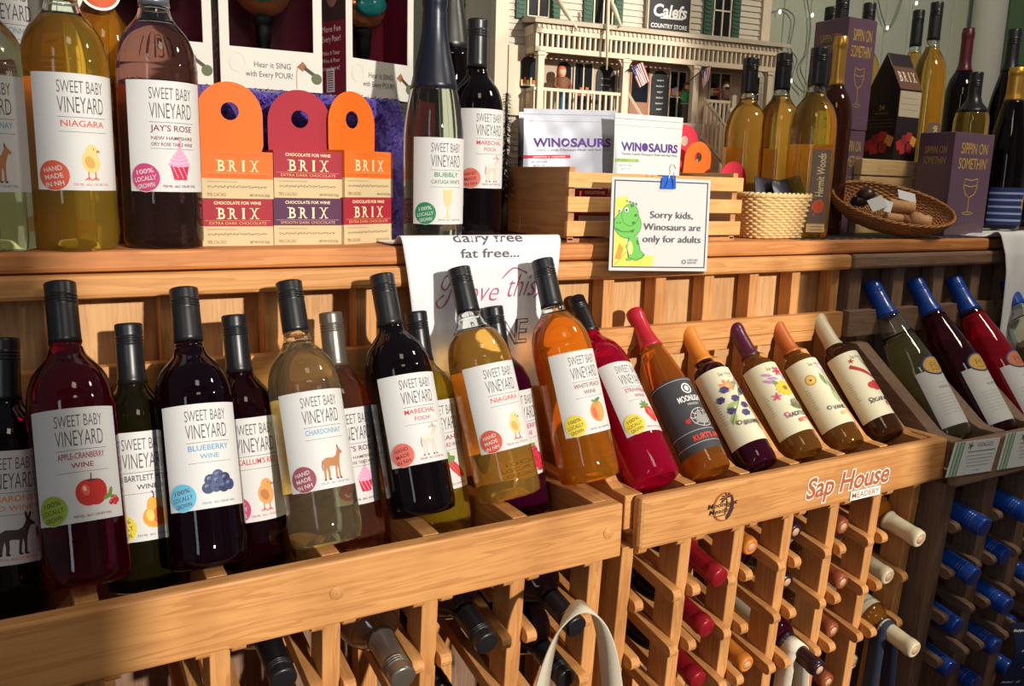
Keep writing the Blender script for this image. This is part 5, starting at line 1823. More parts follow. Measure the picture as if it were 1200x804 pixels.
# ------------------------------------------------------------------ purple wine cartons
AUB = mat('aubergine_card', (104, 76, 96), .28, coat=.25, noise=.10, nscale=30)
GLD = ink(206, 170, 74)


def sippin_art(W_, Hh):
    a = Art()
    a.text('SIPPIN ON', W_ * .52, Hh * .80, Hh * .105, GLD, width=W_ * .66, offset=-.0); a.text("SOMETHIN'", W_ * .52, Hh * .655, Hh * .105, GLD, width=W_ * .72)
    cx, w = W_ * .52, W_ * .014
    a.line([(cx - W_ * .15, Hh * .56), (cx - W_ * .17, Hh * .48), (cx - W_ * .10, Hh * .41), (cx - W_ * .01, Hh * .38), (cx, Hh * .30), (cx, Hh * .235)], w, GLD)
    a.line([(cx + W_ * .17, Hh * .565), (cx + W_ * .17, Hh * .47), (cx + W_ * .11, Hh * .41), (cx + W_ * .01, Hh * .38)], w, GLD)
    a.line([(cx - W_ * .15, Hh * .56), (cx, Hh * .545), (cx + W_ * .17, Hh * .565)], w, GLD); a.line([(cx - W_ * .155, Hh * .50), (cx, Hh * .485), (cx + W_ * .165, Hh * .50)], w, GLD)
    a.ring(cx, Hh * .225, W_ * .14, Hh * .016, W_ * .012, GLD, 20)
    a.squiggle(cx - W_ * .25, cx + W_ * .25, Hh * .11, Hh * .03, ink(150, 120, 80), W_ * .008); a.squiggle(W_ * .3, W_ * .72, Hh * .06, Hh * .02, ink(140, 112, 80), W_ * .006)
    return a


def carton(label, pcorner, pright, ptop, y0, z0, D, art, ang=0.0):
    A = AY(*pcorner, y0)
    v = ray(*pright)
    w_ = (A.y * v.x / v.y - A.x) / (cos(ang) - sin(ang) * v.x / v.y)
    h_ = AY(*ptop, y0).z - z0
    l = Art(); l.text('SIPPIN ON', D * .5, h_ * .80, h_ * .07, GLD, width=D * .62); l.text("SOMETHIN'", D * .5, h_ * .70, h_ * .07, GLD, width=D * .66)
    return face_box('wine_carton', label, 'wine carton', (A.x, y0, z0), (cos(ang), sin(ang), 0), w_, D, h_, AUB, {'front': art(w_, h_), 'left': l}, 'purple wine cartons')


carton('purple wine carton with gold glass drawing at the end of the shelf', (1113, 215), (1159, 215), (1118, 154), 1.175, ZS, .085, sippin_art)
zt_ = AY(990, 152, 1.30).z
carton('lower purple wine carton of the tall stack', (984, 180), (1012, 180), (987, 152), 1.302, ZS, .085, sippin_art)
carton('tall purple wine carton on top of another behind the amber bottle', (989, 90), (1022, 90), (990, 18), 1.300, zt_ + .0008, .090, sippin_art)

# wooden block and the gabled chocolate carton on it
y0 = 1.285
A, B_ = AY(1009, 200, y0), AY(1075, 200, y0)
zb_ = AY(1050, 188, y0).z
mb = MB(); mb.box((A.x, y0, ZS), (B_.x, y0 + .075, AY(1050, 207, y0).z - .0005)); mb.box((A.x - .002, y0 - .003, AY(1050, 207, y0).z + .0005), (B_.x + .003, y0 + .08, zb_))
tag(obj('wooden_block', mb, wood('block_birch', (222, 190, 140), (190, 150, 100), 'X'), bevel=.002), 'plain wooden block box under the dark gabled carton', 'box')
y0 = 1.292
A = AY(1050, 150, y0); B_ = AY(1076, 150, y0); w_ = B_.x - A.x
dpt = .085
ze, za = AY(1054, 104, y0).z, AY(1046, 62, y0 + dpt / 2).z
DKC = mat('dark_carton', (40, 30, 32), .4, noise=.12, nscale=40)
z0 = zb_ + .0008
t = thing('chocolate_carton', 'dark gabled chocolate carton with red squares on the wooden block', 'chocolate carton', (A.x, y0, z0))
mb = MB(); mb.prism([(y0, z0), (y0 + dpt, z0), (y0 + dpt, ze), (y0 + dpt / 2, za), (y0, ze)], yz, A.x, A.x + w_)
obj('carton', mb, DKC, t, bevel=.001)
mb = MB()
a = Art(); hh = ze - z0
REDS = [ink(176, 48, 50), ink(150, 36, 44), ink(214, 152, 70)]
def squares(a, W_, Hh):
    for i, (x, y, r) in enumerate(((.2, .22, 20), (.42, .30, 12), (.62, .34, -4), (.82, .28, -20), (.36, .16, 8), (.64, .18, -10))):
        s = W_ * .12
        t_ = radians(r); c_ = (W_ * x, Hh * y)
        a.poly([(c_[0] + s * (p * cos(t_) - q * sin(t_)), c_[1] + s * (p * sin(t_) + q * cos(t_)) * 1.1) for p, q in ((-1, -1), (1, -1), (1, 1), (-1, 1))], REDS[2 if i == 3 else i % 2])
squares(a, w_, hh)
a.rect(w_ * .03, hh * .62, w_ * .97, hh * .98, ink(196, 182, 160)); 
for i in range(3): a.squiggle(w_ * .1, w_ * .88, hh * (.72 + .08 * i), .002, ink(120, 100, 84), .0006)
a.build(mb, lambda u, v, h: Vector((A.x + u, y0 - .0005 - h, z0 + v)))
a = Art(); squares(a, dpt, hh); a.text('24', dpt * .5, hh * .72, hh * .07, GLD); a.squiggle(dpt * .3, dpt * .7, hh * .67, .002, GLD, .0006)
for i in range(3): a.squiggle(dpt * .1, dpt * .9, hh * (.58 - .05 * i), .002, ink(150, 120, 90), .0005)
a.build(mb, lambda u, v, h: Vector((A.x - .0005 - h, y0 + dpt - u, z0 + v)))
a = Art(); sl = hypot(dpt / 2, za - ze)
a.rect(0, 0, w_, sl * .62, ink(104, 66, 50)); serif_word(a, 'BRIX', w_ * .1, sl * .22, sl * .26, w_ * .8, ink(236, 224, 196))
a.build(mb, lambda u, v, h: Vector((A.x + u, y0 + v * (dpt / 2) / sl - .0008 - h, ze + v * (za - ze) / sl + .0008)))
obj('print', mb, None, t, fixn=False)

# ------------------------------------------------------------------ tilted oval basket with corks
oc = AY(1036, 243, 1.195)
Mb = Matrix.Rotation(radians(-26), 4, 'Z') @ Matrix.Rotation(radians(7), 4, 'Y') @ Matrix.Rotation(radians(30), 4, 'X')
BAX, BAY, BAH = .132, .082, .054
BZ = ZS + .006 - min((Mb @ Vector((BAX * cos(q_ * .2) * sqrt(1 - (1 - f_ / 12) ** 2), BAY * sin(q_ * .2) * sqrt(1 - (1 - f_ / 12) ** 2), BAH * f_ / 12))).z for q_ in range(32) for f_ in range(13))
basket('oval brown basket tilted towards us and filled with corks', oc.x, 1.195, BZ, BAX, BAY, BAH, 16, 64, .5, WICKD, power=2, M=Mb, bowl=True)
CORK = mat('cork', (196, 146, 100), .8, noise=.35, nscale=180, bump=.4)
CARDW = mat('grey_card', (206, 206, 210), .6)
zc_ = ZS + .085


BO = Vector((oc.x, 1.195, BZ))
MB_ = Matrix.Translation(BO) @ Mb


def cork(label, at, l, r, rot, m=CORK, name='cork', cat='cork', tilt=0.0, prof=None):
    Mx = MB_ @ Matrix.Translation(at) @ Matrix.Rotation(rot, 4, 'Z') @ Matrix.Rotation(pi / 2 + tilt, 4, 'Y')
    mb = MB(); mb.lathe(prof or [(0, -l / 2), (r * .94, -l / 2), (r, -l / 2 + .0015), (r, l / 2 - .0015), (r * .94, l / 2), (0, l / 2)], 20, M=Mx)
    return tag(obj(name, mb, m), label, cat, 'corks and stoppers in the oval basket')


cork('speckled cork under a grey card in the oval basket', (.020, .006, .046), .056, .0145, .05)
cork('small pale cork lying low in the oval basket', (.000, -.026, .034), .036, .010, .1)
cork('brown cork pressed under the speckled one in the oval basket', (.034, -.020, .030), .024, .010, -.9, mat('cork_dark', (140, 92, 62), .8, noise=.3, nscale=150))
cork('turned wooden stopper knob at the right of the oval basket', (.058, -.024, .034), .04, .02, -.3, wood('knob', (214, 162, 116), (176, 122, 80), 'X'), 'wooden_stopper', 'stopper', 0, [(0, -.022), (.010, -.022), (.017, -.016), (.019, -.004), (.016, .006), (.0185, .012), (.016, .020), (0, .024)])
cork('dark striped stopper ball at the left of the oval basket', (-.052, .022, .050), .03, .02, .3, mat('striped_ball', (58, 34, 28), .35, noise=.6, nscale=50), 'bottle_stopper', 'stopper', .5, [(0, -.019), (.009, -.017), (.0165, -.010), (.019, 0), (.0165, .010), (.009, .017), (0, .019)])
cork('black stopper base beside the grey cards in the oval basket', (-.072, .002, .044), .026, .010, .4, BLK, 'bottle_stopper', 'stopper', .2)
for at, s, rz, ry, lab in (((-.040, -.012, .054), (.032, .028), .25, -.45, 'grey folded card leaning on the striped ball'), ((-.018, -.012, .052), (.022, .028), -.3, .1, 'pale card standing beside the speckled cork'), ((.030, .018, .066), (.044, .022), .1, .15, 'grey card lying on the speckled cork')):
    Mx = MB_ @ Matrix.Translation(at) @ Matrix.Rotation(rz, 4, 'Z') @ Matrix.Rotation(ry, 4, 'Y') @ Matrix.Rotation(radians(-62), 4, 'X')
    mb = MB(); mb.box((-s[0] / 2, -.0005, -s[1] / 2), (s[0] / 2, .0005, s[1] / 2), None, Mx)
    tag(obj('card', mb, CARDW), lab, 'card', 'small cards in the oval basket')
# checked mat under them
a = Art()
m0, m1 = AY(932, 275, 1.135).x, AY(1150, 275, 1.135).x
a.rect(0, 0, m1 - m0, .22, ink(44, 36, 40))
n_ = 44
for i in range(n_):
    for j in range(2):
        if (i + j) % 2: a.rect(i * (m1 - m0) / n_, j * .008, (i + .8) * (m1 - m0) / n_, j * .008 + .007, ink(*((196, 170, 150), (120, 60, 70))[i % 4 // 2]))
mb = MB(); a.build(mb, lambda u, v, h: Vector((m0 + u, 1.118 + v, ZS + .0008 + h)))
tag(obj('table_mat', mb, None, fixn=False), 'dark checked woven mat under the oval basket and carton', 'mat')

# ------------------------------------------------------------------ bottles at the back right
def back(label, px, py, Y, R, ztop_px, **k):
    return stand(label, px, py, Y, R, ztop_px, z=k.pop('z', ZR), **k)


back('amber fruit wine bottle with upright brown label behind the dark gabled carton', 1090, 80, 1.470, .0420, 1, wine_m=HERM2, fill=.765, front=herm_label(.30), roll=-.25, **kw)
back('amber fruit wine bottle half hidden behind its twin at the back right', 1072, 60, 1.60, .0420, 11, wine_m=HERM2, fill=.765, **kw)
back('dark red wine bottle with burgundy capsule at the back right', 1130, 80, 1.560, .0430, 32, wine_m=BLACKW, cap_m=CAPS['burgundy'], cap_style='foil', cap_from=.74)
back('amber bottle with black cap poking up behind the end carton', 1141, 120, 1.420, .0430, 84, wine_m=HERM2, fill=.70, cap_m=CAPS['black'], cap_from=.66)
back('black wine bottle with black cap behind the blue striped label bottle', 1186, 80, 1.480, .0480, 33, 'burgundy' if False else None, wine_m=BLACKW, cap_m=CAPS['black'], cap_from=.74) if False else None
back('black wine bottle with black cap behind the blue striped label bottle', 1184, 80, 1.480, .0460, 33, shape='burgundy', wine_m=BLACKW, cap_m=CAPS['black'], cap_from=.74)
for px, y_, zt, lab in ((972, 1.50, 8, 'black capped bottle behind the tall purple carton, left one'), (984, 1.44, -6, 'black capped bottle behind the tall purple carton, tallest one'), (1016, 1.55, 3, 'black capped bottle to the right of the tall purple carton')):
    back(lab, px, 40, y_, .0420, zt, wine_m=HERM2, fill=.765, **kw)
LB_ = .29
a = Art(); Hh = .30 * LB_
a.rect(-.075, 0, .075, Hh, ink(36, 50, 104))
for i in range(5):
    a.rect(-.075, Hh * (.10 + .18 * i), .075, Hh * (.155 + .18 * i), ink(150, 166, 206))
a.ell(.030, Hh * .58, .022, .024, ink(206, 166, 80), n=28); a.squiggle(.016, .045, Hh * .58, .012, ink(90, 66, 34), .0018); a.rect(.022, Hh * .02, .065, Hh * .10, PAPER); a.rect(.022, Hh * .22, .065, Hh * .28, PAPER)
stand('dark bottle with gold cap and blue striped label at the right edge', 1179, 190, 1.215, .0455, 77, 'flute', z=-.078, wine_m=BLACKW, cap_m=CAPS['gold'], cap_style='foil', cap_from=.80, front=(a, .010))
stand('dark bottle with gold cap cut by the right edge of the picture', 1204, 190, 1.290, .0455, 90, 'flute', z=-.078, wine_m=BLACKW, cap_m=CAPS['gold'], cap_style='foil', cap_from=.80)

# ------------------------------------------------------------------ shirts hung over the shelf edge
SHIRT = mat('white_cotton', (224, 222, 226), .9, noise=.03, nscale=400, bump=.25, sheen=.2)


def shirt_fn(xl, xr, top_back, fold, yoff, drop, taper):
    """s runs from the back of the board over its front edge and down"""
    def fn(u, s_, h=0.0):
        if s_ < top_back:                       # lying on the board
            y = 1.092 + (top_back - s_)
            z, nx = ZS + .0016 + .013 * math.exp(-((y - 1.092) / .014) ** 2), Vector((0, -.3, 1))
            k = 0
        else:
            q = s_ - top_back
            k = q / drop
            c = min(1, q / .014)
            y = 1.0925 - .008 * sin(c * pi / 2) - yoff * min(1, q / .05)
            z = ZS + .0146 - max(0, q - .004)
            nx = Vector((0, -1, .1))
        w = xr - xl
        x = xl + w * (.5 + (u - .5) * (1 - taper * max(0, k))) 
        if k > 0:
            y -= fold * min(1, k * 3) * (.5 + .5 * sin(u * 21 + 1.2 * sin(k * 3))) + .004 * k * sin(u * 9 + 2)
        return Vector((x, y, z)) + nx * h
    return fn


xl, xr = AY(468, 300, 1.09).x, AY(654, 300, 1.09).x
f = shirt_fn(xl, xr, .10, .004, .004, .24, .22)
mb = MB(); mb.grid(lambda u, v: f(u, v * .335), 60, 70, SHIRT)
DKT, PKT = ink(84, 80, 92), ink(176, 84, 112)
t = thing('t_shirt', 'white printed shirt draped over the shelf edge under the sparkling bottle', 'shirt', f(.5, .11))
obj('cloth', mb, SHIRT, t, solid=.0012)
a = Art()
WS = xr - xl
def S_(u, v): return u, v
a.text('gluten free', .52 * WS, -.070, .0145, DKT, width=.32 * WS, offset=.01); a.text('dairy free', .52 * WS, -.122 + .010, .0125, DKT, width=.44 * WS, offset=.012); a.text('fat free...', .53 * WS, -.146 + .012, .0125, DKT, width=.38 * WS, offset=.012)
# flowing script line drawn as strokes
def scr(pts, w=.0017, m=PKT):
    P_ = smooth_pts([(x * WS, y) for x, y in pts], 6)
    a.line(P_, [w * (.6 + .8 * abs(sin(i * .35))) for i in range(len(P_))], m)
a.text('love', .33 * WS, -.197, .030, PKT, align='LEFT', shear=.45, offset=-.012, width=.24 * WS); a.text('this', .62 * WS, -.192, .034, PKT, align='LEFT', shear=.45, offset=-.012, width=.22 * WS)
scr([(.30, -.160), (.25, -.158), (.21, -.172), (.24, -.178), (.29, -.158), (.25, -.190), (.20, -.204), (.17, -.196), (.22, -.186)])
scr([(.60, -.165), (.68, -.150), (.78, -.158)]); scr([(.84, -.196), (.88, -.185), (.90, -.172)])
for x, ch in ((.40, 'W'), (.53, 'I'), (.60, 'N'), (.72, 'E')):
    a.text(ch, x * WS, -.262, .036, DKT, align='LEFT', offset=.02); a.text(ch, x * WS, -.262, .036, SHIRT, align='LEFT', offset=-.012)
scr([(.30, -.215), (.31, -.245), (.34, -.285), (.37, -.268), (.38, -.29), (.42, -.27)], .003, DKT)
mb = MB(); a.build(mb, lambda u, v, h: f(u / WS, -v, .0016 + h), cut=.006); obj('print', mb, None, t, fixn=False)

xl, xr = 1.838, 2.16
f2 = shirt_fn(xl, xr, .20, .012, .010, .26, .06)
t = thing('t_shirt', 'white printed shirt hanging at the right end of the shelf', 'shirt', f2(.5, .21))
mb = MB(); mb.grid(lambda u, v: f2(u, v * .47), 60, 60, SHIRT); obj('cloth', mb, SHIRT, t, solid=.0012)
a = Art(); WS = xr - xl
for i, tx in enumerate(('I make', 'wine dis-', 'appear')):
    a.text(tx, .33 * WS, -.275 - .020 * i, .012, DKT, align='LEFT', shear=.2, offset=.012)
a.ell(.42 * WS, -.335, .004, .008, PKT)
mb = MB(); a.build(mb, lambda u, v, h: f2(u / WS, -v, .0016 + h), cut=.006); obj('print', mb, None, t, fixn=False)
mb = MB(); mb.box((1.836, 1.125, -.117), (2.40, 1.38, -.0945))
tag(obj('shelf_board', mb, SHELFW, bevel=.004), 'shelf board under the right hand white shirt', 'shelf')
mb = MB(); mb.grid(lambda u, v: Vector((1.838 + .3 * u, 1.128 + .25 * v, -.0935 + .012 * min(1, 8 * u) * (.8 + .2 * sin(v * 30)))), 20, 30); 
tag(obj('folded_shirt', mb, SHIRT, solid=.0015), 'folded white shirt under the gold capped bottles', 'shirt')

# ------------------------------------------------------------------ the model of the country store on the riser
HA = radians(-8.1)
HUv, HN, HZ = Vector((cos(HA), sin(HA), 0)), Vector((-sin(HA), cos(HA), 0)), Vector((0, 0, 1))
HO = AY(626, 130, 1.50); HO.z = ZR


def HP(u, w, z):
    return HO + HUv * u + HN * w + HZ * z


def hu(px, py, w=0.0):
    """picture point -> (u, z) on the plane w behind the porch front"""
    v = ray(px, py)
    t_ = (HO + HN * w).dot(HN) / v.dot(HN)
    p = v * t_ - HO
    return p.dot(HUv), p.z


CLAP = mat('clapboard', (206, 196, 180), .7, noise=.06, nscale=60)
TRIMW = mat('house_trim', (226, 208, 182), .6, noise=.06, nscale=80)
SHUT = mat('shutter_green', (44, 84, 62), .6, noise=.1)
DGL = mat('house_pane', (26, 30, 36), .08, spec=.8)
ROOFM = mat('porch_roof', (196, 182, 160), .7, noise=.08)
DW = .058                          # depth of the porch
house = thing('dollhouse', 'large model of a country store with porch, green shutters and black sign', 'dollhouse', HO)
uR = hu(905, 70)[0]
uL = hu(582, 60, DW)[0]


def hbox(mb, u0, u1, w0, w1, z0, z1, m=None):
    vs = [HP(u, w, z) for z in (z0, z1) for w in (w0, w1) for u in (u0, u1)]
    mb.add(vs, [(0, 2, 3, 1), (4, 5, 7, 6), (0, 1, 5, 4), (1, 3, 7, 5), (3, 2, 6, 7), (2, 0, 4, 6)], False, m)
    return mb


zroof = hu(626, 22)[1]
zbeam = hu(633, 57)[1]
zrail = hu(660, 104)[1]
zfl = hu(660, 136)[1]
zfrieze0, zfrieze1 = hu(640, 55)[1], hu(640, 41)[1]
# main block with clapboards
mb = MB(); hbox(mb, uL, uR + .02, DW, DW + .20, 0, .62)
z = 0.0
while z < .62:
    vs = [HP(uL - .002, DW - .0035, z), HP(uR + .022, DW - .0035, z), HP(uR + .022, DW - .0008, z + .0125), HP(uL - .002, DW - .0008, z + .0125), HP(uL - .002, DW, z), HP(uR + .022, DW, z)]
    mb.add(vs, [(0, 1, 2, 3), (0, 4, 5, 1)]); z += .0125
obj('clapboard_wall', mb, CLAP, house)
for q in ((uL - .006, uL + .022, DW - .008, DW + .02, 0, .62), (uR + .004, uR + .026, DW - .008, DW + .02, zroof, .62)):
    mb = MB(); hbox(mb, *q); obj('corner_board', mb, TRIMW, house)
# upper windows
for (x0, x1, yb) in ((616, 642, 20), (693, 716, 31), (832, 853, 44)):
    a0, zb = hu(x0, yb, DW); a1, _ = hu(x1, yb, DW)
    zt = zb + .14
    mb = MB(); hbox(mb, a0, a1, DW - .005, DW - .002, zb, zt); pw = obj('window', mb, DGL, house)
    mb = MB()
    for u in (a0, (a0 + a1) / 2 - .001, a1 - .003):
        hbox(mb, u, u + .003, DW - .008, DW - .004, zb, zt)
    for zz in (zb, (zb + .055), zt):
        hbox(mb, a0, a1, DW - .008, DW - .004, zz, zz + .003)
    obj('sash', mb, TRIMW, pw)
    sw = (a1 - a0) * .42
    for u in (a0 - sw - .003, a1 + .003):
        mb = MB(); hbox(mb, u, u + sw, DW - .009, DW - .003, zb - .004, zt)
        for k in range(16):
            hbox(mb, u + .003, u + sw - .003, DW - .0105, DW - .008, zb + .004 + .0085 * k, zb + .008 + .0085 * k)
        obj('shutter', mb, SHUT, house)
# the sign over the porch
(s0, sz), (s1, _) = hu(757, 36, DW - .012), hu(807, 41, DW - .012)
sw_, sh_ = s1 - s0, .075
mb = MB(); hbox(mb, s0, s1, DW - .016, DW - .006, sz, sz + sh_)
a = Art(); a.rect(0, 0, sw_, sh_, TRIMW); a.rect(.0022, .0022, sw_ - .0022, sh_ - .0022, ink(46, 44, 48))
a.text('Calefs', sw_ * .5, sh_ * .42, .024, WHITEINK, width=sw_ * .78, shear=.15, offset=.03)
a.poly([(sw_ * .28, sh_ * .36), (sw_ * .8, sh_ * .37), (sw_ * .9, sh_ * .47), (sw_ * .78, sh_ * .42), (sw_ * .30, sh_ * .40)], WHITEINK)
a.text('COUNTRY STORE', sw_ * .5, sh_ * .11, .0085, WHITEINK, width=sw_ * .84, offset=.02)
a.build(mb, lambda u, v, h: HP(s0 + u, DW - .0165 - h, sz + v))
obj('store_sign', mb, TRIMW, house, fixn=False)
# porch roof, cornice, frieze of small openings
mb = MB()
vs = [HP(-.010, -.016, zroof - .008), HP(uR + .035, -.016, zroof - .008), HP(uR + .035, -.016, zroof), HP(-.010, -.016, zroof), HP(-.010, DW, zroof + .002), HP(uR + .035, DW, zroof + .002), HP(uR + .035, DW, zroof + .016), HP(-.010, DW, zroof + .016)]
mb.add(vs, [(0, 1, 2, 3), (3, 2, 6, 7), (0, 4, 5, 1), (4, 7, 6, 5), (0, 3, 7, 4), (1, 5, 6, 2)])
obj('porch_roof', mb, ROOFM, house)
mb = MB()
hbox(mb, -.004, uR + .02, -.008, .006, zfrieze1 + .002, zroof - .008); hbox(mb, -.004, .008, -.008, DW, zfrieze1 + .002, zroof - .008)
n_ = 58
for k in range(n_):
    u = -.002 + (uR + .018) * k / n_
    hbox(mb, u, u + .004, -.011, -.007, zroof - .016, zroof - .010)
obj('cornice', mb, TRIMW, house)
mb = MB()
hbox(mb, -.004, uR + .02, -.006, .004, zbeam - .006, zfrieze0)
hbox(mb, -.004, .006, -.006, DW, zbeam - .006, zfrieze0)
for k in range(50):
    u = -.004 + (uR + .02) * k / 50
    hbox(mb, u, u + .0042, -.006, .002, zfrieze0, zfrieze1 + .002)
for k in range(6):
    w = -.004 + DW * k / 6
    hbox(mb, -.004, .004, w, w + .0042, zfrieze0, zfrieze1 + .002)
obj('frieze', mb, TRIMW, house)
mb = MB(); hbox(mb, .004, uR + .012, .010, .014, zfrieze0, zfrieze1); obj('frieze_back', mb, DGL, house)
# posts with curved brackets
us = [.004, hu(729, 90)[0], hu(812, 90)[0], hu(899, 90)[0]]
for i, u in enumerate(us):
    mb = MB(); hbox(mb, u, u + .013, -.004, .010, zfl, zbeam)
    hbox(mb, u - .002, u + .015, -.006, .012, zbeam - .012, zbeam - .004)
    for sg in (-1, 1):
        if (i == 0 and sg < 0) or (i == 3 and sg > 0):
            continue
        e = u if sg < 0 else u + .013
        pts = [(e, zbeam - .004)] + [(e + sg * .020 * (1 - cos(q * pi / 12)), zbeam - .030 + .026 * sin(q * pi / 12)) for q in range(7)] + [(e + sg * .020, zbeam - .004)]
        mb.prism(pts, lambda a_, b_, d: HP(a_, d, b_), 0, .006)
    obj('porch_post', mb, TRIMW, house)
# railings
def rail_run(u0, u1, n, w0=0.0, z0=None, z1=None, slope=0.0):
    mb = MB()
    z0 = zfl if z0 is None else z0
    hbox_ = lambda a_, b_, c_, d_: None
    def slab(za, zb):
        mb.add([HP(u0, w0, za), HP(u1, w0, za + slope), HP(u1, w0 + .007, za + slope), HP(u0, w0 + .007, za), HP(u0, w0, zb), HP(u1, w0, zb + slope), HP(u1, w0 + .007, zb + slope), HP(u0, w0 + .007, zb)],
               [(0, 3, 2, 1), (4, 5, 6, 7), (0, 1, 5, 4), (1, 2, 6, 5), (2, 3, 7, 6), (3, 0, 4, 7)])
    slab(zrail - .006, zrail); slab(z0, z0 + .005)
    for k in range(n):
        u = u0 + (u1 - u0) * (k + .5) / n
        s_ = slope * (k + .5) / n
        hbox(mb, u - .002, u + .002, w0 + .001, w0 + .006, z0 + s_, zrail - .005 + s_)
    obj('railing', mb, TRIMW, house)
rail_run(us[0] + .013, us[1], 13)
rail_run(hu(828, 110)[0], hu(858, 112)[0], 6)
rail_run(us[2] + .013, us[2] + .075, 6, -.03, zfl - .03, None, -.055)
mb = MB(); hbox(mb, us[2] + .075, us[2] + .086, -.034, -.022, 0, zrail - .03); hbox(mb, hu(858, 110)[0], hu(858, 110)[0] + .010, -.003, .008, zfl, zrail + .012); mb.tube([HP(us[2] + .0805, -.028, zrail - .03), HP(us[2] + .0805, -.028, zrail - .018)], [.007, .004], 8); obj('newel_post', mb, TRIMW, house)
mb = MB()
mb.add([HP(us[1] + .013, -.002, zrail - .002), HP(us[1] + .05, -.03, zfl - .02), HP(us[1] + .05, -.03, zfl - .010), HP(us[1] + .013, -.002, zrail + .006), HP(us[1] + .018, .004, zrail - .002), HP(us[1] + .055, -.024, zfl - .02), HP(us[1] + .055, -.024, zfl - .010), HP(us[1] + .018, .004, zrail + .006)],
       [(0, 1, 2, 3), (4, 7, 6, 5), (0, 4, 5, 1), (3, 2, 6, 7), (0, 3, 7, 4), (1, 5, 6, 2)])
obj('handrail', mb, TRIMW, house)
for w0 in (0.0,):
    mb = MB()
    hbox(mb, -.002, .004, 0, DW, zrail - .006, zrail)
    for k in range(6):
        hbox(mb, -.001, .003, DW * (k + .3) / 6, DW * (k + .3) / 6 + .004, zfl, zrail - .004)
    obj('railing', mb, TRIMW, house)
mb = MB(); hbox(mb, -.008, uR + .03, -.010, DW, 0, zfl); obj('porch_floor', mb, TRIMW, house)
mb = MB()
for k in range(3):
    hbox(mb, us[1] + .02, us[2] - .005, -.012 - .012 * (k + 1), -.010, 0, zfl - .025 * (k + 1))
obj('steps', mb, TRIMW, house)
# ground floor openings
def opening(x0, x1, yt, yb, name, m, arch=False, panes=0):
    a0, zt = hu(x0, yt, DW); a1, zb = hu(x1, yb, DW)
    zb = max(zb, zfl + .001)
    mb = MB()
    pts = [(a0, zb), (a1, zb)]
    if arch:
        r = (a1 - a0) / 2
        pts += [(a0 + r + r * cos(pi * i / 10), zt - r + r * sin(pi * i / 10)) for i in range(11)]
    else:
        pts += [(a1, zt), (a0, zt)]
    mb.prism(pts, lambda u, v, d: HP(u, d, v), DW - .0065, DW - .002)
    o = obj(name, mb, m, house)
    if panes:
        mb = MB()
        for u in ([a0, a1 - .0025] + ([(a0 + a1) / 2 - .0012] if panes > 1 else [])):
            hbox(mb, u, u + .0025, DW - .009, DW - .005, zb, zt)
        for zz in (zb, zb + (zt - zb) * .45, zt):
            hbox(mb, a0, a1, DW - .009, DW - .005, zz, zz + .0025)
        obj('sash', mb, TRIMW, o)
    return a0, a1, zb, zt
mb = MB(); hbox(mb, 0.0, uR, DW - .0045, DW - .001, zfl, zbeam); obj('porch_wall', mb, mat('porch_wall', (196, 172, 146), .7, noise=.05), house)
opening(652, 666, 72, 132, 'arched_panel', DGL, True)
opening(671, 691, 74, 136, 'window', DGL, False, 2)
q = opening(698, 717, 76, 140, 'chalkboard', ink(40, 40, 44), True)
opening(722, 728, 78, 128, 'window', DGL, False, 1)
DOOR = mat('house_door', (150, 96, 66), .5, noise=.1)
d0 = opening(738, 757, 78, 140, 'door', DOOR)
mb = MB(); hbox(mb, d0[0] + .004, d0[1] - .004, DW - .008, DW - .006, d0[2] + .035, d0[3] - .005); obj('door_glass', mb, DGL, house)
c0 = opening(763, 779, 82, 140, 'chalkboard', ink(40, 40, 44), True)
opening(783, 800, 84, 140, 'window', DGL, False, 2)
opening(830, 852, 86, 128, 'window', DGL, False, 2)
opening(868, 886, 90, 128, 'window', DGL, False, 2)
a = Art()
for i, w_ in enumerate((.016, .020, .013, .017, .019, .012)):
    a.squiggle(-w_ / 2, w_ / 2, -.012 * i + .003, .005, WHITEINK, .0012)
mb = MB(); a.build(mb, lambda u, v, h: HP((c0[0] + c0[1]) / 2 + u, DW - .0068 - h, c0[3] - .024 + v)); obj('chalk_writing', mb, None, house, fixn=False)
a = Art()
for i in range(3):
    a.squiggle(-.011, .011, -.013 * i + .003, .0045, ink(170, 170, 172), .0011)
mb = MB(); a.build(mb, lambda u, v, h: HP((q[0] + q[1]) / 2 + u, DW - .0068 - h, q[3] - .030 + v)); obj('chalk_writing', mb, None, house, fixn=False)
# goods in the windows
rr = random.Random(9)
for (x0, x1) in ((671, 691), (783, 800), (830, 852)):
    mb = MB()
    for k in range(6):
        x = x0 + (x1 - x0) * (k + .5) / 6
        u, zz = hu(x, 108, DW)
        hbox(mb, u - .004, u + .003, DW - .0085, DW - .0066, zz - .008, zz + rr.uniform(.0, .010), ink(*rr.choice([(206, 110, 50), (196, 60, 50), (226, 190, 90), (210, 200, 190)])))
    obj('window_goods', mb, None, house)
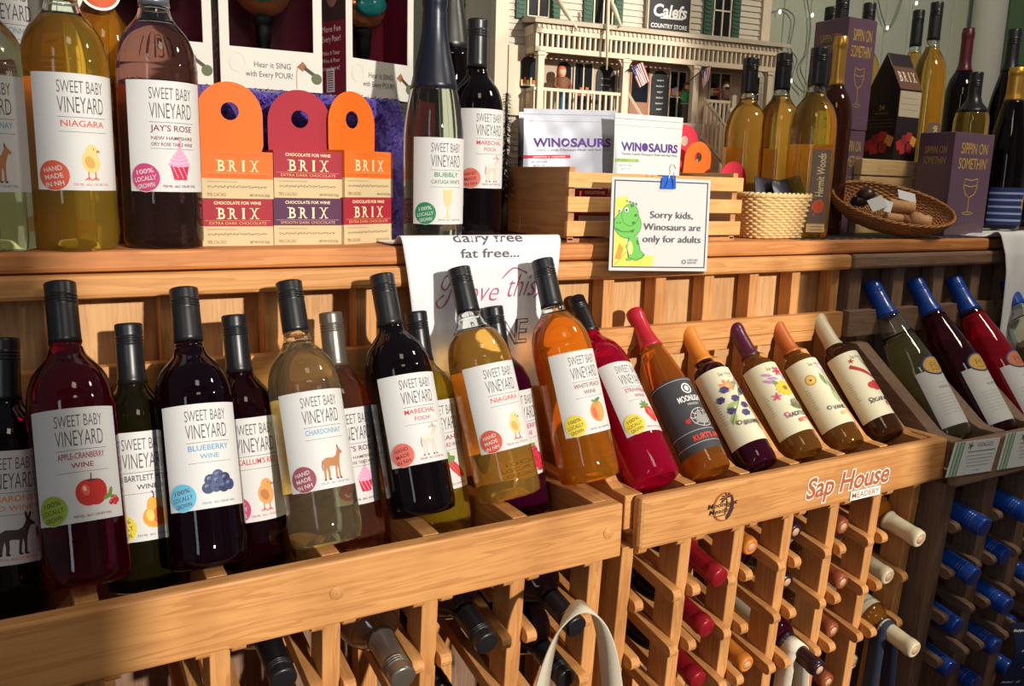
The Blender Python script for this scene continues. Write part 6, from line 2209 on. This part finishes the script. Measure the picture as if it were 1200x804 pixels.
# side bay at the left of the porch with an arched window
mb = MB(); hbox(mb, uL + .022, .002, DW - .012, DW - .003, zfl, zbeam + .01); obj('bay_wall', mb, TRIMW, house)
a0, zt = hu(611, 65, DW - .014); a1, zb = hu(627, 104, DW - .014)
mb = MB(); r = (a1 - a0) / 2
mb.prism([(a0, zb), (a1, zb)] + [(a0 + r + r * cos(pi * i / 10), zt - r + r * sin(pi * i / 10)) for i in range(11)], lambda u, v, d: HP(u, d, v), DW - .0145, DW - .012)
wn = obj('window', mb, DGL, house)
mb = MB()
for k in range(5):
    hbox(mb, a0 + (a1 - a0) * k / 5, a0 + (a1 - a0) * (k + .7) / 5, DW - .0165, DW - .0147, zb + .008, zb + .016 + .005 * (k % 2), ink(*((226, 190, 120), (206, 110, 60), (230, 220, 200))[k % 3]))
hbox(mb, a0, a1, DW - .0175, DW - .0147, zb + .004, zb + .008, TRIMW)
obj('window_goods', mb, None, wn)
# light sticks leaning over the porch roof
STK = mat('pale_stick', (222, 210, 184), .6, noise=.1)
for (p0, p1, w0, w1, r) in (((650, -6), (677, 35), DW - .02, -.024, .0042), ((712, -8), (728, 31), DW - .02, -.024, .0042), ((713, -6), (711, 82), -.024, -.024, .0030)):
    u0, z0 = hu(*p0, w0); u1, z1 = hu(*p1, w1)
    mb = MB(); mb.tube([HP(u0, w0, z0), HP((u0 + u1) / 2, (w0 + w1) / 2, (z0 + z1) / 2), HP(u1, w1, z1)], [r, r * 1.25, r * .5], 8)
    obj('light_stick', mb, STK, house)

# flags on the porch posts
def flag(label, c00, c10, c01, c11, base, w):
    """c00 canton corner, c10 its neighbour across the stripes, c01 / c11 the loose ends of the stripes"""
    Q = [HP(*(lambda a_: (a_[0], w, a_[1]))(hu(*c, w))) for c in (c00, c10, c01, c11)]
    ub, zb = hu(*base, w)
    t = thing('flag', label, 'flag', HP(ub, w, zb), 'small flags on the model porch')
    mb = MB(); mb.tube([HP(ub, w + .012, zb), Q[0] + HN * .001, Q[1] + HN * .001], .0011, 6); obj('pole', mb, ink(60, 50, 44), t)
    def f(x, y, h=0):
        p = Q[0].lerp(Q[1], x).lerp(Q[2].lerp(Q[3], x), y)
        return p - HN * (.0015 + .003 * sin(x * 5 + y * 3) ** 2 + h * 4)
    a = Art()
    for k in range(13):
        a.rect(k / 13, 0, (k + 1) / 13, 1, ink(176, 48, 56) if k % 2 == 0 else WHITEINK)
    a.rect(0, 0, .54, .42, ink(48, 56, 112))
    for i in range(4):
        for j in range(4):
            a.ell(.08 + .12 * i, .06 + .10 * j, .018, .018, WHITEINK, n=6)
    mb = MB(); a.build(mb, lambda u, v, h: f(u, v, h), cut=.08); obj('flag_cloth', mb, None, t, fixn=False)
flag('small striped flag on the model porch, left of the two', (739, 80), (752, 73), (749, 103), (760, 95), (733, 86), -.012)
flag('small striped flag on the model porch post, right of the two', (821, 84), (832, 77), (823, 104), (829, 94), (812, 94), -.012)

# little figures standing on the porch
def figure(label, px, pf, ph, w, coat, legs, hair, skin=(226, 180, 150), beard=False):
    u, zt = hu(px, ph, w)
    hgt = zt - zfl
    c = HP(u, w, zfl)
    t = thing('figurine', label, 'figurine', c, 'figures on the model porch')
    Mx = Matrix.Translation(c) @ Matrix.Diagonal((1, .75, 1, 1))
    r = hgt * .16
    mb = MB(); mb.lathe([(0, 0), (r * .85, 0), (r * .80, hgt * .05), (r * .62, hgt * .30), (r * .78, hgt * .48), (r * 1.0, hgt * .50), (r * .92, hgt * .60), (r * 1.02, hgt * .72), (r * .80, hgt * .78), (r * .34, hgt * .80), (r * .34, hgt * .82), (r * .52, hgt * .86), (r * .56, hgt * .92), (r * .40, hgt * .98), (0, hgt)], 18, M=Mx)
    me_ = obj('body', mb, ink(*skin), t)
    mb = MB(); mb.lathe([(r * .6, hgt * .49), (r * 1.06, hgt * .50), (r * .98, hgt * .60), (r * 1.08, hgt * .72), (r * .86, hgt * .785), (r * .38, hgt * .80)], 18, M=Mx)
    for sg in (-1, 1):
        mb.tube([c + Vector((sg * r * .95, 0, hgt * .75)), c + Vector((sg * r * 1.25, -r * .2, hgt * .60)), c + Vector((sg * r * .7, -r * .8, hgt * .52))], [r * .28, r * .24, r * .18], 8)
    obj('coat', mb, ink(*coat), t)
    mb = MB(); mb.lathe([(r * .88, .0005), (r * .84, hgt * .05), (r * .66, hgt * .30), (r * .82, hgt * .49)], 18, M=Mx); obj('trousers', mb, ink(*legs), t)
    mb = MB(); mb.lathe([(r * .60, hgt * .90), (r * .62, hgt * .95), (r * .45, hgt * 1.0), (0, hgt * 1.02)], 18, M=Mx @ Matrix.Translation((0, r * .12, 0)))
    if beard:
        mb.lathe([(0, hgt * .82), (r * .3, hgt * .835), (r * .45, hgt * .87), (r * .3, hgt * .885), (0, hgt * .89)], 12, M=Mx @ Matrix.Translation((0, -r * .4, 0)))
    else:
        mb.lathe([(r * .3, hgt * .78), (r * .60, hgt * .82), (r * .62, hgt * .90)], 18, M=Mx @ Matrix.Translation((0, r * .22, 0)))
    obj('hair', mb, ink(*hair), t)
figure('small figure with red hair, brown coat and blue trousers on the model porch', 659, 0, 78, .020, (122, 76, 52), (70, 140, 200), (206, 100, 50))
figure('small figure in green on the model porch steps', 806, 0, 97, .022, (46, 124, 66), (84, 76, 70), (120, 70, 44))
figure('small bearded figure in brown at the right of the model porch', 851, 0, 96, .026, (96, 60, 50), (70, 60, 56), (60, 44, 36), beard=True)

# ------------------------------------------------------------------ behind everything
nt = bpy.data.materials.new('painted_foliage'); nt.use_nodes = True
N_, L_ = nt.node_tree.nodes, nt.node_tree.links
tc = N_.new('ShaderNodeTexCoord'); v1 = N_.new('ShaderNodeTexVoronoi'); v1.inputs['Scale'].default_value = 48; n1 = N_.new('ShaderNodeTexNoise'); n1.inputs['Scale'].default_value = 7; n1.inputs['Detail'].default_value = 6
L_.new(tc.outputs['Object'], v1.inputs['Vector']); L_.new(tc.outputs['Object'], n1.inputs['Vector'])
mx = N_.new('ShaderNodeMath'); mx.operation = 'MULTIPLY_ADD'; mx.inputs[1].default_value = .45; L_.new(v1.outputs['Distance'], mx.inputs[0]); L_.new(n1.outputs['Fac'], mx.inputs[2])
cr = N_.new('ShaderNodeValToRGB'); cr.color_ramp.elements[0].color = srgb(24, 62, 40); cr.color_ramp.elements[0].position = .40; cr.color_ramp.elements[1].color = srgb(90, 150, 112); cr.color_ramp.elements[1].position = .62
e = cr.color_ramp.elements.new(.72); e.color = srgb(196, 210, 120)
L_.new(mx.outputs[0], cr.inputs[0]); L_.new(cr.outputs[0], N_['Principled BSDF'].inputs['Base Color'])
a0, a1 = AY(540, 50, 1.86).x, AY(893, 30, 1.86).x
mb = MB(); mb.box((a0, 1.86, -.1), (a1, 1.872, .70))
tag(obj('painted_backdrop', mb, nt), 'board painted with green foliage behind the dollhouse', 'backdrop')
mb = MB()
c = AY(1158, 80, 1.93)
mb.lathe([(.052, -1.28), (.052, .28), (.056, .285), (.056, 1.35)], 32, M=Matrix.Translation((c.x, 1.95, 0)))
tag(obj('column', mb, mat('column_paint', (222, 220, 212), .6, noise=.04)), kind='structure')
c = AY(1200, 20, 1.90)
mb = MB(); mb.box((c.x - .04, 1.93, -.1), (c.x + .4, 1.945, .9)); tag(obj('green_panel', mb, mat('green_panel', (96, 122, 84), .7, noise=.08)), 'muted green panel at the top right corner', 'panel')

WIRE, BULB = mat('fairy_wire', (150, 152, 140), .4, metal=.3), mat('fairy_bulb', (250, 246, 236), .2, emit=2.0)
for i, (pts, bulbs, lab) in enumerate((
        (((880, -5), (900, 14), (918, 10), (931, 22), (926, 55), (934, 70), (928, 92), (941, 108)), ((914, 14), (927, 95)), 'string of fairy lights looping down right of the dollhouse'),
        (((945, -5), (950, 30), (946, 60), (938, 80), (948, 110), (943, 140)), ((952, 18),), 'string of fairy lights hanging between dollhouse and tall carton'),
        (((1028, -5), (1034, 20), (1041, 34), (1050, 20), (1058, -4)), ((1040, 33), (1074, 4)), 'string of fairy lights above the dark gabled carton'))):
    t = thing('fairy_lights', lab, 'fairy lights', AY(*pts[0], 2.0), 'fairy lights on the back wall')
    P_ = [AY(*p, 2.008 - .004 * (k % 2)) for k, p in enumerate(pts)]
    mb = MB(); mb.tube([Vector(p) for p in smooth_pts([tuple(p) for p in P_], 6)], .0022, 6); obj('wire', mb, WIRE, t)
    for b in bulbs:
        p = AY(*b, 2.0)
        mb = MB(); mb.lathe([(0, -.006), (.003, -.005), (.0045, 0), (.003, .006), (0, .008)], 10, M=Matrix.Translation(p)); obj('bulb', mb, BULB, t)

# ------------------------------------------------------------------ lift the whole shop so that the floor lies at height 0
for o in S.objects:
    if o.parent is None:
        o.location.z += H
